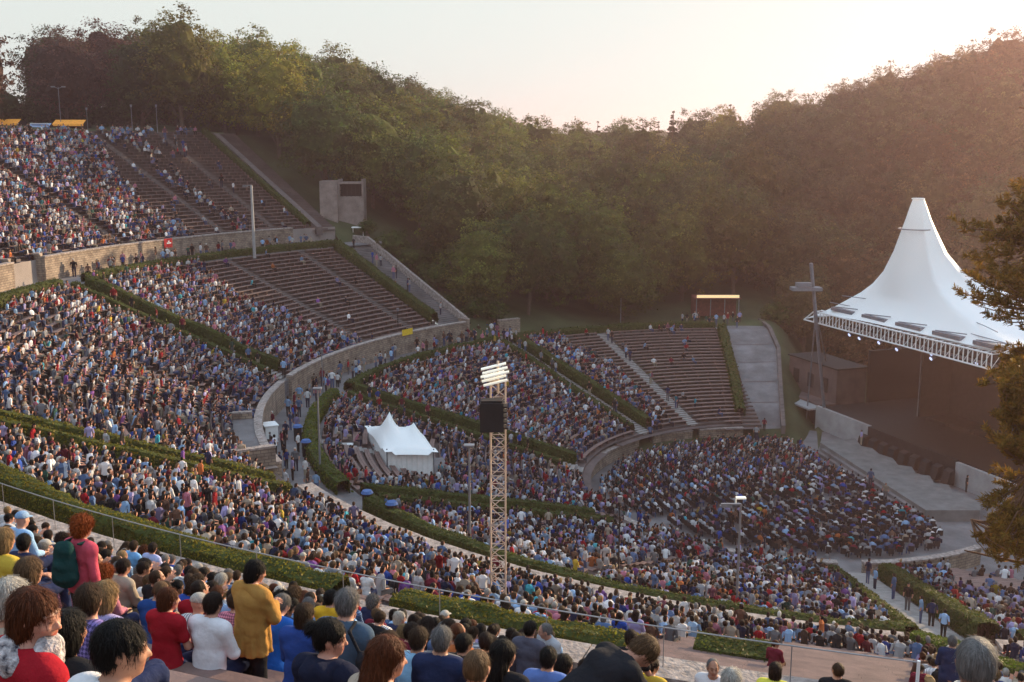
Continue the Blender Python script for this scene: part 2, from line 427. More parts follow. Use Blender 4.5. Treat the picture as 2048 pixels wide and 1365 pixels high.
def bench_mb(mb, r, z, s, e):
    n=max(2,int((e-s)*math.radians(1)*r/1.6)+1)
    ths=np.linspace(s,e,n+1)
    rc=r+.12
    for a,b in zip(ths[:-1],ths[1:]):
        gap=0.006
        b2=b-math.degrees(gap/r)
        for (q0,q1) in ((rc-.2,rc-.01),(rc+.01,rc+.2)):
            v=[pt(a,q0,z+.37),pt(b2,q0,z+.37),pt(b2,q1,z+.37),pt(a,q1,z+.37),pt(a,q0,z+.42),pt(b2,q0,z+.42),pt(b2,q1,z+.42),pt(a,q1,z+.42)]
            mb.add(v,[(0,1,2,3),(4,7,6,5),(0,4,5,1),(1,5,6,2),(2,6,7,3),(3,7,4,0)])
        x,y,_=pt(a,rc); mb.box((x,y,z+.185),(.3,.08,.37),rz=R(a))
def vis_len(s):
    tier,k,r,z,a,b=s; tot=0; 
    ths=np.linspace(a,b,12); prev=None
    for t in ths:
        q=project(pt(t,r,z+.4))
        if q and -60<q[0]<2110 and -20<q[1]<1400:
            if prev: tot+=math.hypot(q[0]-prev[0],q[1]-prev[1])*(25/max(12,q[2]))
            prev=q
        else: prev=None
    return tot
sc=sorted(segs,key=vis_len,reverse=True)
TN={'LOW':'lower','MID':'middle','UP':'upper'}
def bench_label(s):
    tier,k,r,z,a,b=s
    ordn=(k+1)
    am=(a+b)/2
    q=project(pt(am,r,z))
    side='near' if am>215 else ('left' if am>170 else 'far')
    return f'brown plank bench in row {ordn} of the {TN[tier]} tier, {side} side, block {int(round(am))}'
indiv=[s for s in sc[:285] if vis_len(s)>0]; rest=MB()
BEN=[]
ais_names={}
for s in indiv:
    mb=MB(); bench_mb(mb,*s[2:6]); BEN.append((s,mb.build('bench',M['bench'])))
for s in sc[285:]: bench_mb(rest,*s[2:6])
o=rest.build('bench_rows',M['bench']); tag(o,'distant brown plank bench rows filling the terraces of the bowl','benches',kind='stuff')
# labels for the benches: tier, block named by what bounds it, and row counted from the wall
def block_name(s):
    tier=s[0]; am=(s[4]+s[5])/2; A=sorted(a for a,_ in AIS[tier]); i=sum(1 for a in A if a<am)
    nm={'LOW':['between the far concrete path and the lamp-side steps','left of the bare far block','behind the small white tent','by the left bend of the lower walkway','below the left bend hedge','at the foot of the lattice tower side','left of the stairs by the pine','right of the stairs by the pine'],
        'MID':['beside the far long balustrade','in the empty far block','left of the empty far block','left of the sloping hedge pair','behind the paved yard','above the grey cross wall','below the near left hedge pair','behind the lattice tower','on the bare near terrace','right of the green near hedge'],
        'UP':['beside the far stone stair','in the half empty far block','under the tall grey lamp','below the orange kiosk','at the left frame edge','on the left bend','on the left side bend','at the near left','behind the clipped near hedge','around the yellow coat','right of the yellow coat','at the lower right corner']}[tier]
    return nm[min(i,len(nm)-1)]
for s,o in BEN:
    frm={'LOW':'below the lower walkway','MID':'above the middle wall','UP':'above the upper wall'}[s[0]]
    ordw=['first','second','third','fourth','fifth','sixth','seventh','eighth','ninth','tenth','eleventh','twelfth','thirteenth','fourteenth','fifteenth','sixteenth','seventeenth','eighteenth','nineteenth','twentieth','21st','22nd','23rd','24th','25th','26th','27th','28th','29th','30th','31st','32nd'][s[1]]
    tag(o,f'plank bench {block_name(s)}, {ordw} row {frm}','bench','bench rows on the terraces')
# ------------------------------------------------------------------ stairs in the aisles
def stairs(tier, th, wd, rows, r0=0, r1=999, m='step'):
    mb=MB(); dz={'LOW':.2236,'MID':.333,'UP':.4}[tier]
    for r,z in rows:
        if r<r0 or r>r1: continue
        if tier=='LOW' and r-.4<rin(th): continue
        for q,hh in ((-.2,.05),(.2,.05+dz/2)):
            x,y,_=pt(th,r+q); mb.box((x,y,z+hh-.1),(.405,wd,.2),rz=R(th))
    return tag(mb.build('aisle_stairs',M[m]),kind='structure')
ROWS={'LOW':LOW,'MID':MID,'UP':UPR}
for tier in AIS:
    for a,wd in AIS[tier]: stairs(tier,a,(min(wd,1.5) if wd<4 else 2.0) if tier=='LOW' or wd>2 else .8,ROWS[tier],m='step' if tier=='LOW' or wd>2 else 'stepdark')
# ------------------------------------------------------------------ hedges
LEAFQ=None
def hedge(pts, wd, ht, label, dens=1.0, tone=(.95,1.15,.5), leaf=None, group='clipped hedges of the arena'):
    """pts: ground polyline (x,y,z). One mesh: a rough inner body and leaf faces on it"""
    P=[Vector(p) for p in pts]
    # resample
    dist=min((p-Vector((0,0,EYE))).length for p in P)
    step=.35 if dist<45 else .8
    Q=[P[0]]
    for a,b in zip(P[:-1],P[1:]):
        k=max(1,int((b-a).length/step))
        for i in range(1,k+1): Q.append(a.lerp(b,i/k))
    V=[];F=[]
    prof=[(-.5,0),(-.52,.35),(-.5,.72),(-.44,.95),(-.2,1.0),(0,1.01),(.2,1.0),(.44,.95),(.5,.72),(.52,.35),(.5,0)]
    m=len(prof); seed=rnd.random()*50
    fr=[]
    for i,p in enumerate(Q):
        d=(Q[min(i+1,len(Q)-1)]-Q[max(i-1,0)]); d.z=0; d.normalize(); nrm=Vector((-d.y,d.x,0))
        ring=[]
        for u,v in prof:
            k=noise.noise(Vector((p.x*1.1+seed,p.y*1.1,u*3+v*2)))*.15+noise.noise(Vector((p.x*.3,p.y*.3+seed,3)))*.16
            q=p+nrm*(u*wd*(1+k))+Vector((0,0,v*ht*(1+k*.8)))
            ring.append(q); V.append(q*1.0)
        fr.append((ring,nrm,d))
    for i in range(len(Q)-1):
        for j in range(m-1): F.append((i*m+j,(i+1)*m+j,(i+1)*m+j+1,i*m+j+1))
    F.append(tuple(range(m))); F.append(tuple(range((len(Q)-1)*m+m-1,(len(Q)-1)*m-1,-1)))
    caps=F[-2:]; F=F[:-2]
    # shrink body a little inwards so that leaves stand proud
    VV=np.array([list(v) for v in V]); FF=np.array(F)
    quadA=[]
    c=VV[FF].mean(1); e1=VV[FF[:,2]]-VV[FF[:,0]]; e2=VV[FF[:,3]]-VV[FF[:,1]]; nn=np.cross(e1,e2); ar=np.linalg.norm(nn,axis=1)/2
    nn/= (np.linalg.norm(nn,axis=1,keepdims=True)+1e-9)
    s=leaf or min(.2,max(.055,dist*.0024))
    cnt=int(ar.sum()/(s*s)*1.5*dens)
    pick=nr.choice(len(FF),cnt,p=ar/ar.sum())
    a=nr.random((cnt,1)); b=nr.random((cnt,1))
    A,B,C,D=[VV[FF[pick,i]] for i in range(4)]
    pos=(A*(1-a)+B*a)*(1-b)+(D*(1-a)+C*a)*b
    N_=nn[pick]*1.0
    N_=N_+nr.normal(0,.75,(cnt,3)); N_/=np.linalg.norm(N_,axis=1,keepdims=True)
    pos=pos+nn[pick]*nr.normal(.0,.35*s,(cnt,1))
    T=np.cross(N_,nr.normal(0,1,(cnt,3))); T/=np.linalg.norm(T,axis=1,keepdims=True); Bt=np.cross(N_,T)
    sz=s*nr.uniform(.6,1.2,(cnt,1))*.75
    LV=np.stack([pos-T*sz,pos-Bt*sz*.6,pos+T*sz,pos+Bt*sz*.6],1).reshape(-1,3)
    LF=np.arange(cnt*4).reshape(-1,4)+len(VV)
    up=np.clip(nn[pick][:,2:3],0,1)
    tint=np.ones((cnt,3))*nr.uniform(.7,1.2,(cnt,1))*(1+.45*np.sin(pos[:,0:1]*.9+seed)*np.sin(pos[:,1:2]*1.1+seed*2)*np.sin(pos[:,0:1]*2.7+pos[:,1:2]*3.1))*np.array([[1,1,1]])
    tint[:,0]*=nr.uniform(.85,1.2,cnt)
    cols=np.vstack([np.ones((len(FF),3)),tint]); mi=np.concatenate([np.zeros(len(FF)),np.ones(cnt)])
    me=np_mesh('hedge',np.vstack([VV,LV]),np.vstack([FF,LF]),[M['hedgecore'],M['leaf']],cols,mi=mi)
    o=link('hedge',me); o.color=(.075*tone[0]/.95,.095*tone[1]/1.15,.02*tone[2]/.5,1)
    return tag(o,label,'hedge',group)
def ringpts(r,z,a,b,st=2.0):
    n=max(1,int(abs(b-a)/st)); return [pt(a+(b-a)*i/n,r,z) for i in range(n+1)]
def radpts(th,off,r0,r1,fz):
    out=[]; n=10
    for i in range(n+1):
        r=r0+(r1-r0)*i/n; x,y,_=pt(th,r); out.append((x-off*math.sin(R(th)),y+off*math.cos(R(th)),fz(r)))
    return out
zb=lambda r: zbowl(r)
# rings on top of each tier
hedge(ringpts(44.2,9.6,91.5,128.6),.9,1.0,'long low hedge along the top of the far lower terrace')
hedge(ringpts(44.2,9.6,131.3,168.4),.9,1.0,'curved hedge below the walkway under the middle stone wall')
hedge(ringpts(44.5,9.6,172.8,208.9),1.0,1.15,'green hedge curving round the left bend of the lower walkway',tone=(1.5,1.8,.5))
hedge(ringpts(44.2,9.6,213.6,258.3),.9,1.1,'dark hedge sloping behind the near pale wall')
hedge(ringpts(44.2,9.6,265,281),.9,1.1,'hedge on the lower walkway behind the pine')
hedge(ringpts(69.5,20.0,137.3,171.2),.9,.9,'mossy hedge below the far upper stone wall')
hedge(ringpts(69.5,20.0,175,213),1,1,'hedge leaving the frame at the left below the upper wall')
hedge(ringpts(69.6,19.9,216.5,242.3),.95,1.1,'broad sunlit clipped hedge in front of the near railing, left run',tone=(2.3,2.0,.5))  # brighter yellow leaf tone: the sunlit look is put into the colour
hedge(ringpts(69.6,19.9,243.9,249.6),.95,1.1,'sunlit clipped hedge in front of the near railing, short right run',tone=(2.3,2.0,.5))  # sunlight put into the leaf tone here as well
# radial pairs
hedge(radpts(170.3,-1.25,22,43.3,zb),.85,1.1,'upper hedge of the pair running past the small white tent')
hedge(radpts(170.3,1.25,23,43.3,zb),.7,.9,'lower hedge of the pair running past the small white tent')
hedge(radpts(129.7,-1.35,22,43.3,zb),.9,1.2,'dark hedge right of the far radial path in the lower tier')
hedge(radpts(129.7,1.15,22,43.3,zb),.7,.9,'thin hedge left of the far radial path in the lower tier')
hedge(radpts(211.2,1.25,24,43.3,zb),.8,1.0,'front hedge of the level pair below the white tent')
hedge(radpts(211.2,-1.25,24,43.3,zb),.8,1.0,'rear hedge of the level pair below the white tent')
hedge(radpts(173.2,-1.35,50,68.6,zb),.9,1.15,'thick upper hedge of the sloping pair in the middle tier')
hedge(radpts(173.2,1.35,50,68.6,zb),.7,.9,'thin lower hedge of the sloping pair in the middle tier')
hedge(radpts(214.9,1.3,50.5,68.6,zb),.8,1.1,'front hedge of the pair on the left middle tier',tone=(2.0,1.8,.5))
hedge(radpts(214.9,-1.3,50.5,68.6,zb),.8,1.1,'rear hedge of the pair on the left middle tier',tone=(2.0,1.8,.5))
hedge(radpts(261.3,-1.75,20,43.3,zb),.7,.8,'low hedge left of the bright stairs near the pine')
hedge(radpts(261.3,1.75,20,43.3,zb),1.0,1.2,'tall hedge right of the bright stairs near the pine')
hedge([(27.1,132.6,9.4),(26.6,127,7.9),(26.1,120,5.9),(25.2,111.5,3.5)],1.0,1.15,'olive hedge between the bare far benches and the concrete path',tone=(1.2,1.35,.5))
hedge(radpts(137.1,0,50.2,68.8,zb),1.0,1.2,'hedge between the empty middle benches and the long stair')
hedge(radpts(137.0,0,75,100,zb),.8,.7,'dark hedge along the top of the far upper stair')
hedge(radpts(258.0,-.2,50.2,67,zb),1.1,1.15,'bright green hedge strip right of the bare near terrace',tone=(1.0,1.5,.4))
hedge(ringpts(64.6,17.9,250,251.9,.5),1.1,.85,'short hedge block in the middle of the bare near terrace',tone=(1.2,1.3,.5))
# ------------------------------------------------------------------ stone walls
def wall(pts, th, ht, label, cat='wall', name='stone_wall', cop=.14, copw=.12, m='stone', group=None, piers=0, copm='coping'):
    V=[];F=[];UV=[]; P=[Vector(p) for p in pts]; s=0
    L=[];Rr=[]; ac=[0]
    for i,p in enumerate(P):
        d=(P[min(i+1,len(P)-1)]-P[max(i-1,0)]); d.z=0; d.normalize(); n=Vector((-d.y,d.x,0))
        L.append(p+n*th/2); Rr.append(p-n*th/2)
        if i: ac.append(ac[-1]+(p-P[i-1]).length)
    me=bpy.data.meshes.new(name)
    def q(a,b,c,d,uv):
        k=len(V); V.extend([a,b,c,d]); F.append((k,k+1,k+2,k+3)); UV.extend(uv)
    up=Vector((0,0,ht))
    for i in range(len(P)-1):
        u0,u1=ac[i],ac[i+1]
        q(L[i+1],L[i],L[i]+up,L[i+1]+up,[(u1,0),(u0,0),(u0,ht),(u1,ht)])
        q(Rr[i],Rr[i+1],Rr[i+1]+up,Rr[i]+up,[(u0,0),(u1,0),(u1,ht),(u0,ht)])
        q(L[i]+up,Rr[i]+up,Rr[i+1]+up,L[i+1]+up,[(u0,ht),(u0,ht+th),(u1,ht+th),(u1,ht)])
    q(L[0],Rr[0],Rr[0]+up,L[0]+up,[(0,0),(th,0),(th,ht),(0,ht)])
    q(Rr[-1],L[-1],L[-1]+up,Rr[-1]+up,[(0,0),(th,0),(th,ht),(0,ht)])
    me.from_pydata([tuple(v) for v in V],[],F); uvl=me.uv_layers.new(name='UVMap')
    for i,u in enumerate(UV): uvl.data[i].uv=u
    me.materials.append(M[m]); me.update()
    o=link(name,me); tag(o,label,cat,group)
    if cop:
        mb=MB()
        for i in range(len(P)-1):
            # single slabs with slightly uneven tops
            seg=(P[i+1]-P[i]).length; k=max(1,int(seg/1.1))
            for j in range(k):
                a=P[i].lerp(P[i+1],j/k); b=P[i].lerp(P[i+1],(j+1)/k-.012)
                d=(b-a); d.z=0; d.normalize(); n=Vector((-d.y,d.x,0))*(th/2+copw/2+rnd.uniform(0,.02)); h=cop+rnd.uniform(-.012,.012)
                z=Vector((0,0,ht+.002)); hh=Vector((0,0,ht+h))
                mb.add([a+n+z,a-n+z,b-n+z,b+n+z,a+n+hh,a-n+hh,b-n+hh,b+n+hh],[(0,1,2,3),(4,7,6,5),(0,4,5,1),(1,5,6,2),(2,6,7,3),(3,7,4,0)])
        mb.build('coping',M[copm],o)
    return o
wall(ringpts(48.45,9.7,133.2,174),.5,2.3,'curved stone wall along the middle walkway with the yellow banner')
wall(ringpts(48.45,9.7,176.6,206.8),.5,2.3,'stone wall with pale top rounding the left bend above the grey path')
wall(ringpts(48.45,9.7,213.2,257.5),.5,2.3,'long wall with white coping seen over the near crowd',copw=.5)
wall(ringpts(48.45,9.7,262,281),.5,2.3,'wall with white coping behind the pine',copw=.5)
wall(ringpts(73.8,20.1,139.8,171.2),.5,2.3,'far pinkish stone wall below the upper tier with the red banner')
wall(ringpts(73.8,20.1,175.2,212),.5,2.3,'upper stone wall bending out of the frame at the left')
wall(ringpts(73.7,20.1,216,258.5),.6,2.3,'near sunlit rubble wall carrying the pipe railing',copw=.25,cop=.16)
for a,l in ((171.2,'left end return of the far upper wall'),(175.2,'return wall beside the upper left gap')):
    wall([pt(a,73.9,20.1),pt(a,77.5,20.1)],.4,2.6,l)
wall(radpts(207.2,0,48.7,55.5,lambda r:9.7+.0*(r)),.4,3.6,'grey cross wall facing the near crowd beside the curved path',m='stone')
wall(radpts(192.0,0,48.9,50.6,lambda r:11.4),.3,1.1,'low white topped wall at the back of the paved yard')
wall(ringpts(50.65,11.2,192,197,1),.2,.8,'short white parapet beside the paved yard')
wall(ringpts(RLO+.0,1.6,0,1),.3,.1,'tiny') if False else None
def ringpts_in(a,b,z,st=3,off=0):
    n=int(abs(b-a)/st); return [pt(a+(b-a)*i/n,rin(a+(b-a)*i/n)+off,z) for i in range(n+1)]
wall(ringpts_in(97,111,1.6),.35,1.35,'pale wall under the bare far benches at the orchestra edge',copw=.25)
wall(ringpts_in(113.3,127.5,1.6),.35,1.35,'pale wall left of the far stairs at the orchestra edge',copw=.25)
wall(ringpts_in(133,168,1.6),.35,1.35,'curved parapet on the left far side of the orchestra',copw=.25)
wall(ringpts_in(173,209,1.6),.35,1.35,'white topped parapet round the left end of the orchestra',copw=.25)
wall(ringpts_in(214,258,1.6),.35,1.35,'parapet along the near side of the orchestra',copw=.25)
wall(ringpts_in(264,300,1.6),.35,1.35,'white edged parapet sweeping towards the pine',copw=.25)
# paved yard
mb=MB()
for a in np.arange(192,207.2,1.0):
    mb.add([pt(a,48.7,12.05),pt(a+1,48.7,12.05),pt(a+1,50.6,12.06),pt(a,50.6,12.06)],[(0,3,2,1)])
tag(mb.build('paved_yard',M['path']),kind='structure')
# far balustrade, upper stair parapet, bank
def rail_wall(th,r0,r1,fz,wd,ht,label,m='coping'):
    mb=MB(); n=14
    for i in range(n):
        a=r0+(r1-r0)*i/n; b=r0+(r1-r0)*(i+1)/n
        P0=Vector(pt(th,a,fz(a))); P1=Vector(pt(th,b,fz(b))); t=Vector((-math.sin(R(th)),math.cos(R(th)),0))*wd/2; u=Vector((0,0,ht)); dn=Vector((0,0,-.6))
        mb.add([P0+t+dn,P0-t+dn,P1-t+dn,P1+t+dn,P0+t+u,P0-t+u,P1-t+u,P1+t+u],[(0,1,2,3),(4,7,6,5),(0,4,5,1),(1,5,6,2),(2,6,7,3),(3,7,4,0)])
    return tag(mb.build('stair_parapet',M[m]),label,'parapet')
rail_wall(132.4,49,73,lambda r:zbowl(r),.35,.9,'long pale balustrade sloping down the right of the middle tier')
rail_wall(136.2,73.9,99,lambda r:zbowl(r),.9,.55,'broad mauve stone parapet climbing beside the far upper tier','stepdark')
def stairslab(th0,th1,r0,r1,m,name,off=.0,dr=.4):
    mb=MB(); r=r0
    while r<r1:
        z=zbowl(r)+off
        mb.add([pt(th0,r,z),pt(th1,r,z),pt(th1,r+dr,z),pt(th0,r+dr,z)],[(0,3,2,1)])
        mb.add([pt(th0,r+dr,z),pt(th1,r+dr,z),pt(th1,r+dr,zbowl(min(r+dr,r1))+off),pt(th0,r+dr,zbowl(min(r+dr,r1))+off)],[(0,3,2,1)])
        r+=dr
    return tag(mb.build(name,M[m]),kind='structure')
stairslab(132.6,136.8,48.7,69.4,'path','long_stair',.06)
stairslab(134,136.9,74,100,'terrace','upper_stair',.02)
wall([pt(126.9,48.6,9.7),pt(123.2,48.6,9.7)],.5,1.9,'short stone wall end right of the long balustrade',cop=.1)
wall([pt(132.6,48.45,9.7),pt(132.6,50.2,9.7)],.4,2.6,'square end pier of the long balustrade',cop=.1,name='stone_pier')

def riser(r,z0,z1,a0,a1):
    mb=MB(); n=int((a1-a0)/1)
    for i in range(n):
        a=a0+(a1-a0)*i/n; b=a0+(a1-a0)*(i+1)/n; mb.add([pt(a,r,z0),pt(b,r,z0),pt(b,r,z1),pt(a,r,z1)],[(0,1,2,3)])
    return tag(mb.build('terrace_footing',M['concrete']),kind='structure')
riser(74.38,19.5,22.2,134,275); riser(48.76,9.5,11.6,136.8,275)
mb=MB()
for a in np.arange(129.5,136.9,.5): mb.add([pt(a,68.5,20.04),pt(a+.5,68.5,20.04),pt(a+.5,80,20.05),pt(a,80,20.05)],[(0,3,2,1)])
tag(mb.build('stair_landing',M['path']),kind='structure')
# ------------------------------------------------------------------ figures: signed distance bodies turned into one surface
def surfnet(F, lo, h):
    nx,ny,nz=F.shape; s=F<0
    C=np.zeros((nx-1,ny-1,nz-1),int)
    sh=[(0,0,0),(1,0,0),(0,1,0),(1,1,0),(0,0,1),(1,0,1),(0,1,1),(1,1,1)]
    def sub(A,o): return A[o[0]:nx-1+o[0],o[1]:ny-1+o[1],o[2]:nz-1+o[2]]
    for o in sh: C+=sub(s,o)
    act=(C>0)&(C<8); idx=-np.ones(C.shape,int); I=np.argwhere(act); idx[act]=np.arange(len(I))
    vals=np.stack([F[I[:,0]+o[0],I[:,1]+o[1],I[:,2]+o[2]] for o in sh],1)
    acc=np.zeros((len(I),3)); cnt=np.zeros(len(I)); S_=np.array(sh,float)
    for a in range(8):
        for b in range(a+1,8):
            if sum(abs(np.array(sh[a])-np.array(sh[b])))!=1: continue
            m=(vals[:,a]<0)!=(vals[:,b]<0); t=vals[m,a]/(vals[m,a]-vals[m,b])
            acc[m]+=S_[a]+(S_[b]-S_[a])*t[:,None]; cnt[m]+=1
    V=(I+acc/cnt[:,None])*h+np.array(lo)
    Q=[]
    for ax in range(3):
        o=[0,0,0]; o[ax]=1
        a=s[:nx-o[0],:ny-o[1],:nz-o[2]]; b=s[o[0]:,o[1]:,o[2]:]
        e=np.argwhere(a!=b); u,v=(ax+1)%3,(ax+2)%3
        e=e[(e[:,u]>0)&(e[:,v]>0)&(e[:,u]<C.shape[u])&(e[:,v]<C.shape[v])&(e[:,ax]<C.shape[ax])]
        fl=s[e[:,0],e[:,1],e[:,2]]
        def g(du,dv):
            k=e.copy(); k[:,u]-=du; k[:,v]-=dv; return idx[k[:,0],k[:,1],k[:,2]]
        q=np.stack([g(1,1),g(0,1),g(0,0),g(1,0)],1); q[~fl]=q[~fl][:,::-1]
        Q.append(q)
    Q=np.vstack(Q); Q=Q[(Q>=0).all(1)]
    return V,Q
class Fig:
    def __init__(s, lo, hi, h):
        s.lo=np.array(lo,float); s.h=h
        ax=[np.arange(lo[i],hi[i]+h,h) for i in range(3)]
        s.P=np.stack(np.meshgrid(*ax,indexing='ij'),-1); s.F=np.full(s.P.shape[:3],9.0)
    def mn(s,d,k):
        if k<=0: s.F=np.minimum(s.F,d); return
        hh=np.clip(.5+.5*(s.F-d)/k,0,1); s.F=s.F*(1-hh)+d*hh-k*hh*(1-hh)
    def cap(s,a,b,ra,rb=None,k=.02,sc=(1,1,1)):
        rb=ra if rb is None else rb; sc=np.array(sc,float)
        a=np.array(a,float)*sc; b=np.array(b,float)*sc; p=s.P*sc
        ab=b-a; t=np.clip(((p-a)@ab)/(ab@ab+1e-9),0,1)
        d=np.linalg.norm(p-a-t[...,None]*ab,axis=-1)-(ra+(rb-ra)*t); s.mn(d/max(sc),k); return s
    def ell(s,c,r,k=.02,Rm=None,cut=False):
        q=s.P-np.array(c)
        if Rm is not None: q=q@Rm
        r=np.array(r); q=q/r; l=np.linalg.norm(q,axis=-1); d=(l-1)*r.min()
        if cut: s.F=np.maximum(s.F,-d)
        else: s.mn(d,k)
        return s
    def mx(s,d): s.F=np.maximum(s.F,d); return s
    def mesh(s): return surfnet(s.F,s.lo,s.h)
def rotm(yaw,pitch=0,roll=0):
    return np.array(Matrix.Rotation(R(yaw),3,'Z')@Matrix.Rotation(R(pitch),3,'X')@Matrix.Rotation(R(roll),3,'Y'))
def hand_mesh(side):
    f=Fig((-.06,-.03,-.035),(.07,.20,.035),.0065)
    f.ell((0,.045,0),(.04,.05,.014),0); f.cap((0,-.02,0),(0,.02,0),.024,.026,.02,(1,1,1.3))
    for i,(x,l) in enumerate(((-.03,.062),(-.011,.075),(.009,.082),(.028,.074))):
        f.cap((x,.08,0),(x*1.12,.08+l*.5,-.006),.0095,.0088,.006); f.cap((x*1.12,.08+l*.5,-.006),(x*1.15,.08+l*.88,-.024),.0088,.0075,.003)
    f.cap((.032,.03,-.004),(.058,.065,-.012),.012,.0105,.01); f.cap((.058,.065,-.012),(.062,.093,-.02),.0105,.0085,.004)
    V,Q=f.mesh(); 
    if side<0: V=V*np.array([-1,1,1]); Q=Q[:,::-1]
    return V,Q
HANDS={1:hand_mesh(-1),-1:hand_mesh(1)}
def pose(kind, hy=0, hp=0, arms='lap', lean=0):
    """joint positions; person looks along +Y"""
    J={}
    if kind=='sit':
        J['hip']=np.array([0,0,.53]); l=R(lean)
        up=lambda y,z: np.array([0, y*math.cos(l)+z*math.sin(l), .53+z*math.cos(l)-y*math.sin(l)])
        J['kn']=[np.array([s*.12,.43,.50]) for s in(-1,1)]; J['an']=[np.array([s*.12,.46,.09]) for s in(-1,1)]
        J['hipj']=[np.array([s*.095,.0,.52]) for s in(-1,1)]
        top=.53
    else:
        J['hip']=np.array([0,0,.96]); l=R(lean)
        up=lambda y,z: np.array([0, y*math.cos(l)+z*math.sin(l), .96+z*math.cos(l)-y*math.sin(l)])
        J['kn']=[np.array([-.1,.05,.52]),np.array([.1,.0,.52])]; J['an']=[np.array([-.11,.0,.09]),np.array([.11,-.05,.09])]
        J['hipj']=[np.array([s*.09,.0,.93]) for s in(-1,1)]
    J['waist']=up(.0,.16); J['chest']=up(.01,.36); J['neck']=up(.0,.53); J['up']=up
    Rh=rotm(-hy)@rotm(0,-hp-lean*.75)
    nb=up(.015,.56); J['nb']=nb
    J['head']=nb+ (rotm(0,-hp*.5-lean)@np.array([0,.02,.13])); J['Rh']=Rh
    sh=[up(-.005,.475)+np.array([s*.175,0,0]) for s in(-1,1)]; J['sh']=sh
    el=[];wr=[]
    for i,s in enumerate((-1,1)):
        a=arms if isinstance(arms,str) else arms[i]
        if a=='lap': e=sh[i]+np.array([s*.05,.06,-.26]); w_=np.array([s*.09,.33,e[2]-.10 if kind=='sit' else e[2]-.2])
        elif a=='down': e=sh[i]+np.array([s*.06,-.03,-.29]); w_=e+np.array([s*.01,.06,-.25])
        elif a=='up': e=sh[i]+np.array([s*.08,.16,-.18]); w_=e+np.array([-s*.08,.14,.17])
        elif a=='fold': e=sh[i]+np.array([s*.06,.08,-.25]); w_=e+np.array([-s*.18,.17,.03])
        elif a=='reach': e=sh[i]+np.array([s*.03,.16,-.22]); w_=e+np.array([0,.2,-.14])
        elif a=='prop': e=sh[i]+np.array([s*.1,-.12,-.24]); w_=e+np.array([s*.02,-.03,-.24])
        el.append(e); wr.append(w_)
    J['el']=el; J['wr']=wr
    return J
def head_sdf(f, J, fem):
    H=J['head']; Rm=J['Rh']; T=lambda v: H+Rm@np.array(v)
    f.ell(T((0,-.008,.02)),(.071,.090,.090),.0,Rm)
    f.ell(T((0,.03,-.045)),(.054,.062,.062),.04,Rm)
    f.cap(T((0,.06,-.085)),T((0,.07,-.085)),.024,.02,.03)
    f.cap(T((0,.088,.012)),T((0,.108,-.022)),.008,.012,.012)
    for s in(-1,1):
        f.ell(T((s*.074,-.005,-.008)),(.009,.021,.031),.006,Rm)
        f.cap(T((s*.015,.085,.03)),T((s*.045,.074,.03)),.009,.008,.012)
        f.cap(T((s*.045,.066,-.018)),T((s*.03,.08,-.025)),.014,.012,.02)
    hs=[]
    for s in(-1,1): f.ell(T((s*.03,.094,.010)),(.016,.012,.010),0,Rm,cut=True)
    for s in(-1,1): f.ell(T((s*.03,.080,.010)),(.013,.012,.011),.0,Rm)
    f.cap(T((-.02,.088,-.052)),T((.02,.088,-.052)),.0075,.0075,.008)
    f.cap(J['neck']-np.array([0,.0,.03]),T((0,-.012,-.04)),.056 if not fem else .049,.052 if not fem else .046,.03)
